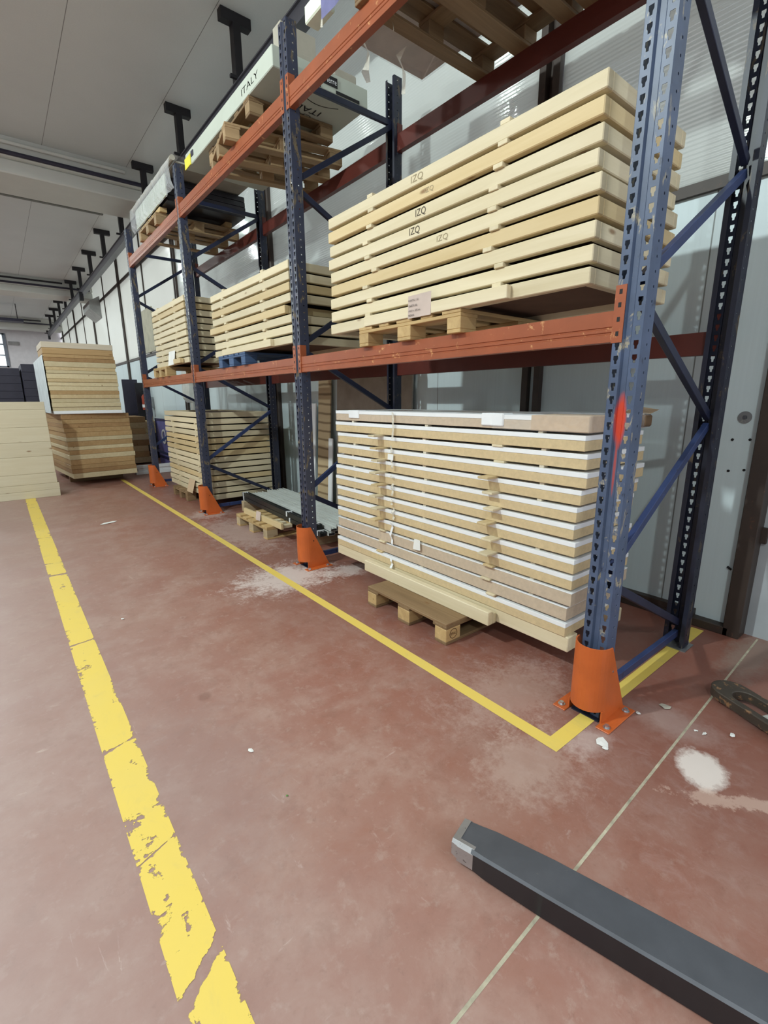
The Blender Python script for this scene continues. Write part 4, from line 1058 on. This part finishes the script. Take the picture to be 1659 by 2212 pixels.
# ------------------------------------------------------------------ forks at the lower right
def loft(secs, name, mat, parent, smooth=False):
    n = len(secs[0]); m = MB(); vs = [p for s in secs for p in s]
    fs = [tuple(range(n))[::-1], tuple(range((len(secs) - 1) * n, len(secs) * n))]
    for k in range(len(secs) - 1):
        for i in range(n): fs.append((k * n + i, k * n + (i + 1) % n, (k + 1) * n + (i + 1) % n, (k + 1) * n + i))
    m.add(vs, fs)
    return m.build(name, mat, parent, smooth=smooth)
t = thing('lift_fork', (1.1, 0.4, 0), 'black steel lift fork with a worn silver tip on the red floor', 'fork')
A = Vector((1.013, 0.865)); D = Vector((0.272, -0.962)).normalized(); Q = Vector((D.y, -D.x)) * -1   # Q points to the fork's right side
def fsec(s, wl, wr, zt, zb, bv):
    c = A + D * s
    def P(u, z): q = c + Q * u; return (q.x, q.y, z)
    return [P(-wl, zb), P(wr, zb), P(wr, zt - bv), P(wr - bv, zt), P(-wl + bv, zt), P(-wl, zt - bv)]
loft([fsec(0.0, 0.052, 0.052, 0.082, 0.03, 0.008), fsec(0.05, 0.058, 0.056, 0.086, 0.02, 0.01), fsec(0.11, 0.063, 0.06, 0.09, 0.012, 0.008), fsec(0.3, 0.068, 0.066, 0.094, 0.008, 0.007), fsec(1.6, 0.07, 0.07, 0.098, 0.006, 0.007)], 'blade', BLACKSTEEL, t)
bl = [c for c in t.children if c.name.startswith('blade')][0]
bl.data.materials.append(mat_worn('black_side_paint', (34, 34, 38), (60, 60, 62), 0.68, 0.28, scale=9))
for p in bl.data.polygons:
    if p.normal.z < 0.5: p.material_index = 1
loft([fsec(-0.004, 0.054, 0.054, 0.0835, 0.028, 0.009), fsec(0.02, 0.0575, 0.056, 0.086, 0.022, 0.011)], 'worn_tip', WORNSTEEL, t)
loft([[(fsec(s, 0.0605, 0.06, 0.0885, 0.018, 0.012)[i]) for i in (0, 5, 4)] + [fsec(s, 0.056, 0.06, 0.088, 0.018, 0.02)[4]] for s in (0.018, 0.075)], 'worn_edge', WORNSTEEL, t)
t = thing('pallet_truck', (2.65, 0.3, 0), 'worn dark pallet truck fork with a rounded slotted nose', 'pallet truck')
A2 = Vector((2.71, 0.63)); D2 = Vector((-0.42, -0.907)).normalized(); Q2 = Vector((-D2.y, D2.x))
def P2(s, u, z): q = A2 + D2 * s + Q2 * u; return Vector((q.x, q.y, z))
TRUCK = mat_worn('rubbed_dark_steel', (72, 64, 56), (142, 108, 78), 0.56, 0.5, metal=0.2, scale=8)
out = [P2(0.09 - 0.09 * math.cos(a), 0.088 * math.sin(a), 0) for a in [-PI / 2 + PI * j / 12 for j in range(13)]] + [P2(0.75, 0.088, 0), P2(0.75, -0.088, 0)]
inn = [P2(0.155 - 0.05 * math.cos(a), 0.052 * math.sin(a), 0) for a in [-PI / 2 + PI * j / 12 for j in range(13)]] + [P2(0.46, 0.052, 0), P2(0.46, -0.052, 0)]
n = len(out); vs = []
for ring_, zz in ((out, 0.022), (out, 0.07), (inn, 0.07), (inn, 0.022)): vs += [(p.x, p.y, zz) for p in ring_]
fs = []
for k in range(4):
    for i in range(n): fs.append((k * n + i, k * n + (i + 1) % n, ((k + 1) % 4) * n + (i + 1) % n, ((k + 1) % 4) * n + i))
MB().add(vs, fs).build('fork_frame', TRUCK, t, 0.008)
MB().cyl(P2(0.30, -0.042, 0.037), P2(0.30, 0.042, 0.037), 0.036, 24).build('load_wheel', GREYBOX, t)
MB().cyl(P2(0.05, -0.04, 0.018), P2(0.05, 0.04, 0.018), 0.018, 14).build('entry_roller', BLACKSTEEL, t)

# ------------------------------------------------------------------ scraps lying on the floor
def scrap(x, y, r, label, mat=PAPER, el=1.0, rot=0.0):
    m = MB(); n = 7; vs = []
    for j in range(n):
        a = 2 * PI * j / n; rr = r * rnd(0.55, 1.15)
        u, q = rr * math.cos(a) * el, rr * math.sin(a)
        vs.append((x + u * math.cos(rot) - q * math.sin(rot), y + u * math.sin(rot) + q * math.cos(rot), 0.0025 + rnd(0, 0.004)))
    vs.append((x, y, 0.0075))
    m.add(vs, [(j, (j + 1) % n, n) for j in range(n)])
    b = MB(); 
    return tag(m.build('litter_scrap', mat), label, 'litter', 'scraps on the red floor')
scrap(0.645, 1.755, 0.016, 'curled white paper scrap beside the flaking line before the worn gap')
scrap(0.885, 6.68, 0.05, 'pale film scrap lying far down the aisle', PAPER, 2.4, 0.4)
scrap(0.471, 3.553, 0.013, 'tiny white scrap beside the flaking yellow line up the aisle')
scrap(2.373, 0.742, 0.03, 'grey plaster flake between the orange guard and the floor joint', CARTONG)
scrap(2.296, 0.575, 0.011, 'rounder white plaster chip of the pair by the floor joint')
scrap(2.30, 0.545, 0.010, 'longer white plaster chip of the pair by the floor joint', PAPER, 1.5)
scrap(2.388, 0.462, 0.011, 'white chip beside the slotted fork', PAPER, 1.8)
scrap(1.885, 0.815, 0.028, 'large white plaster crumb at the guard on the line corner', PAPER, 1.4, 1.0)
scrap(1.865, 0.785, 0.017, 'smaller white crumb just below the guard bolt')
scrap(2.22, 0.80, 0.013, 'white crumb at the flange bolt of the guard on the line corner')
scrap(0.655, 1.436, 0.006, 'tiny green speck on the red floor', plain('green_speck', (96, 140, 70), 0.7))
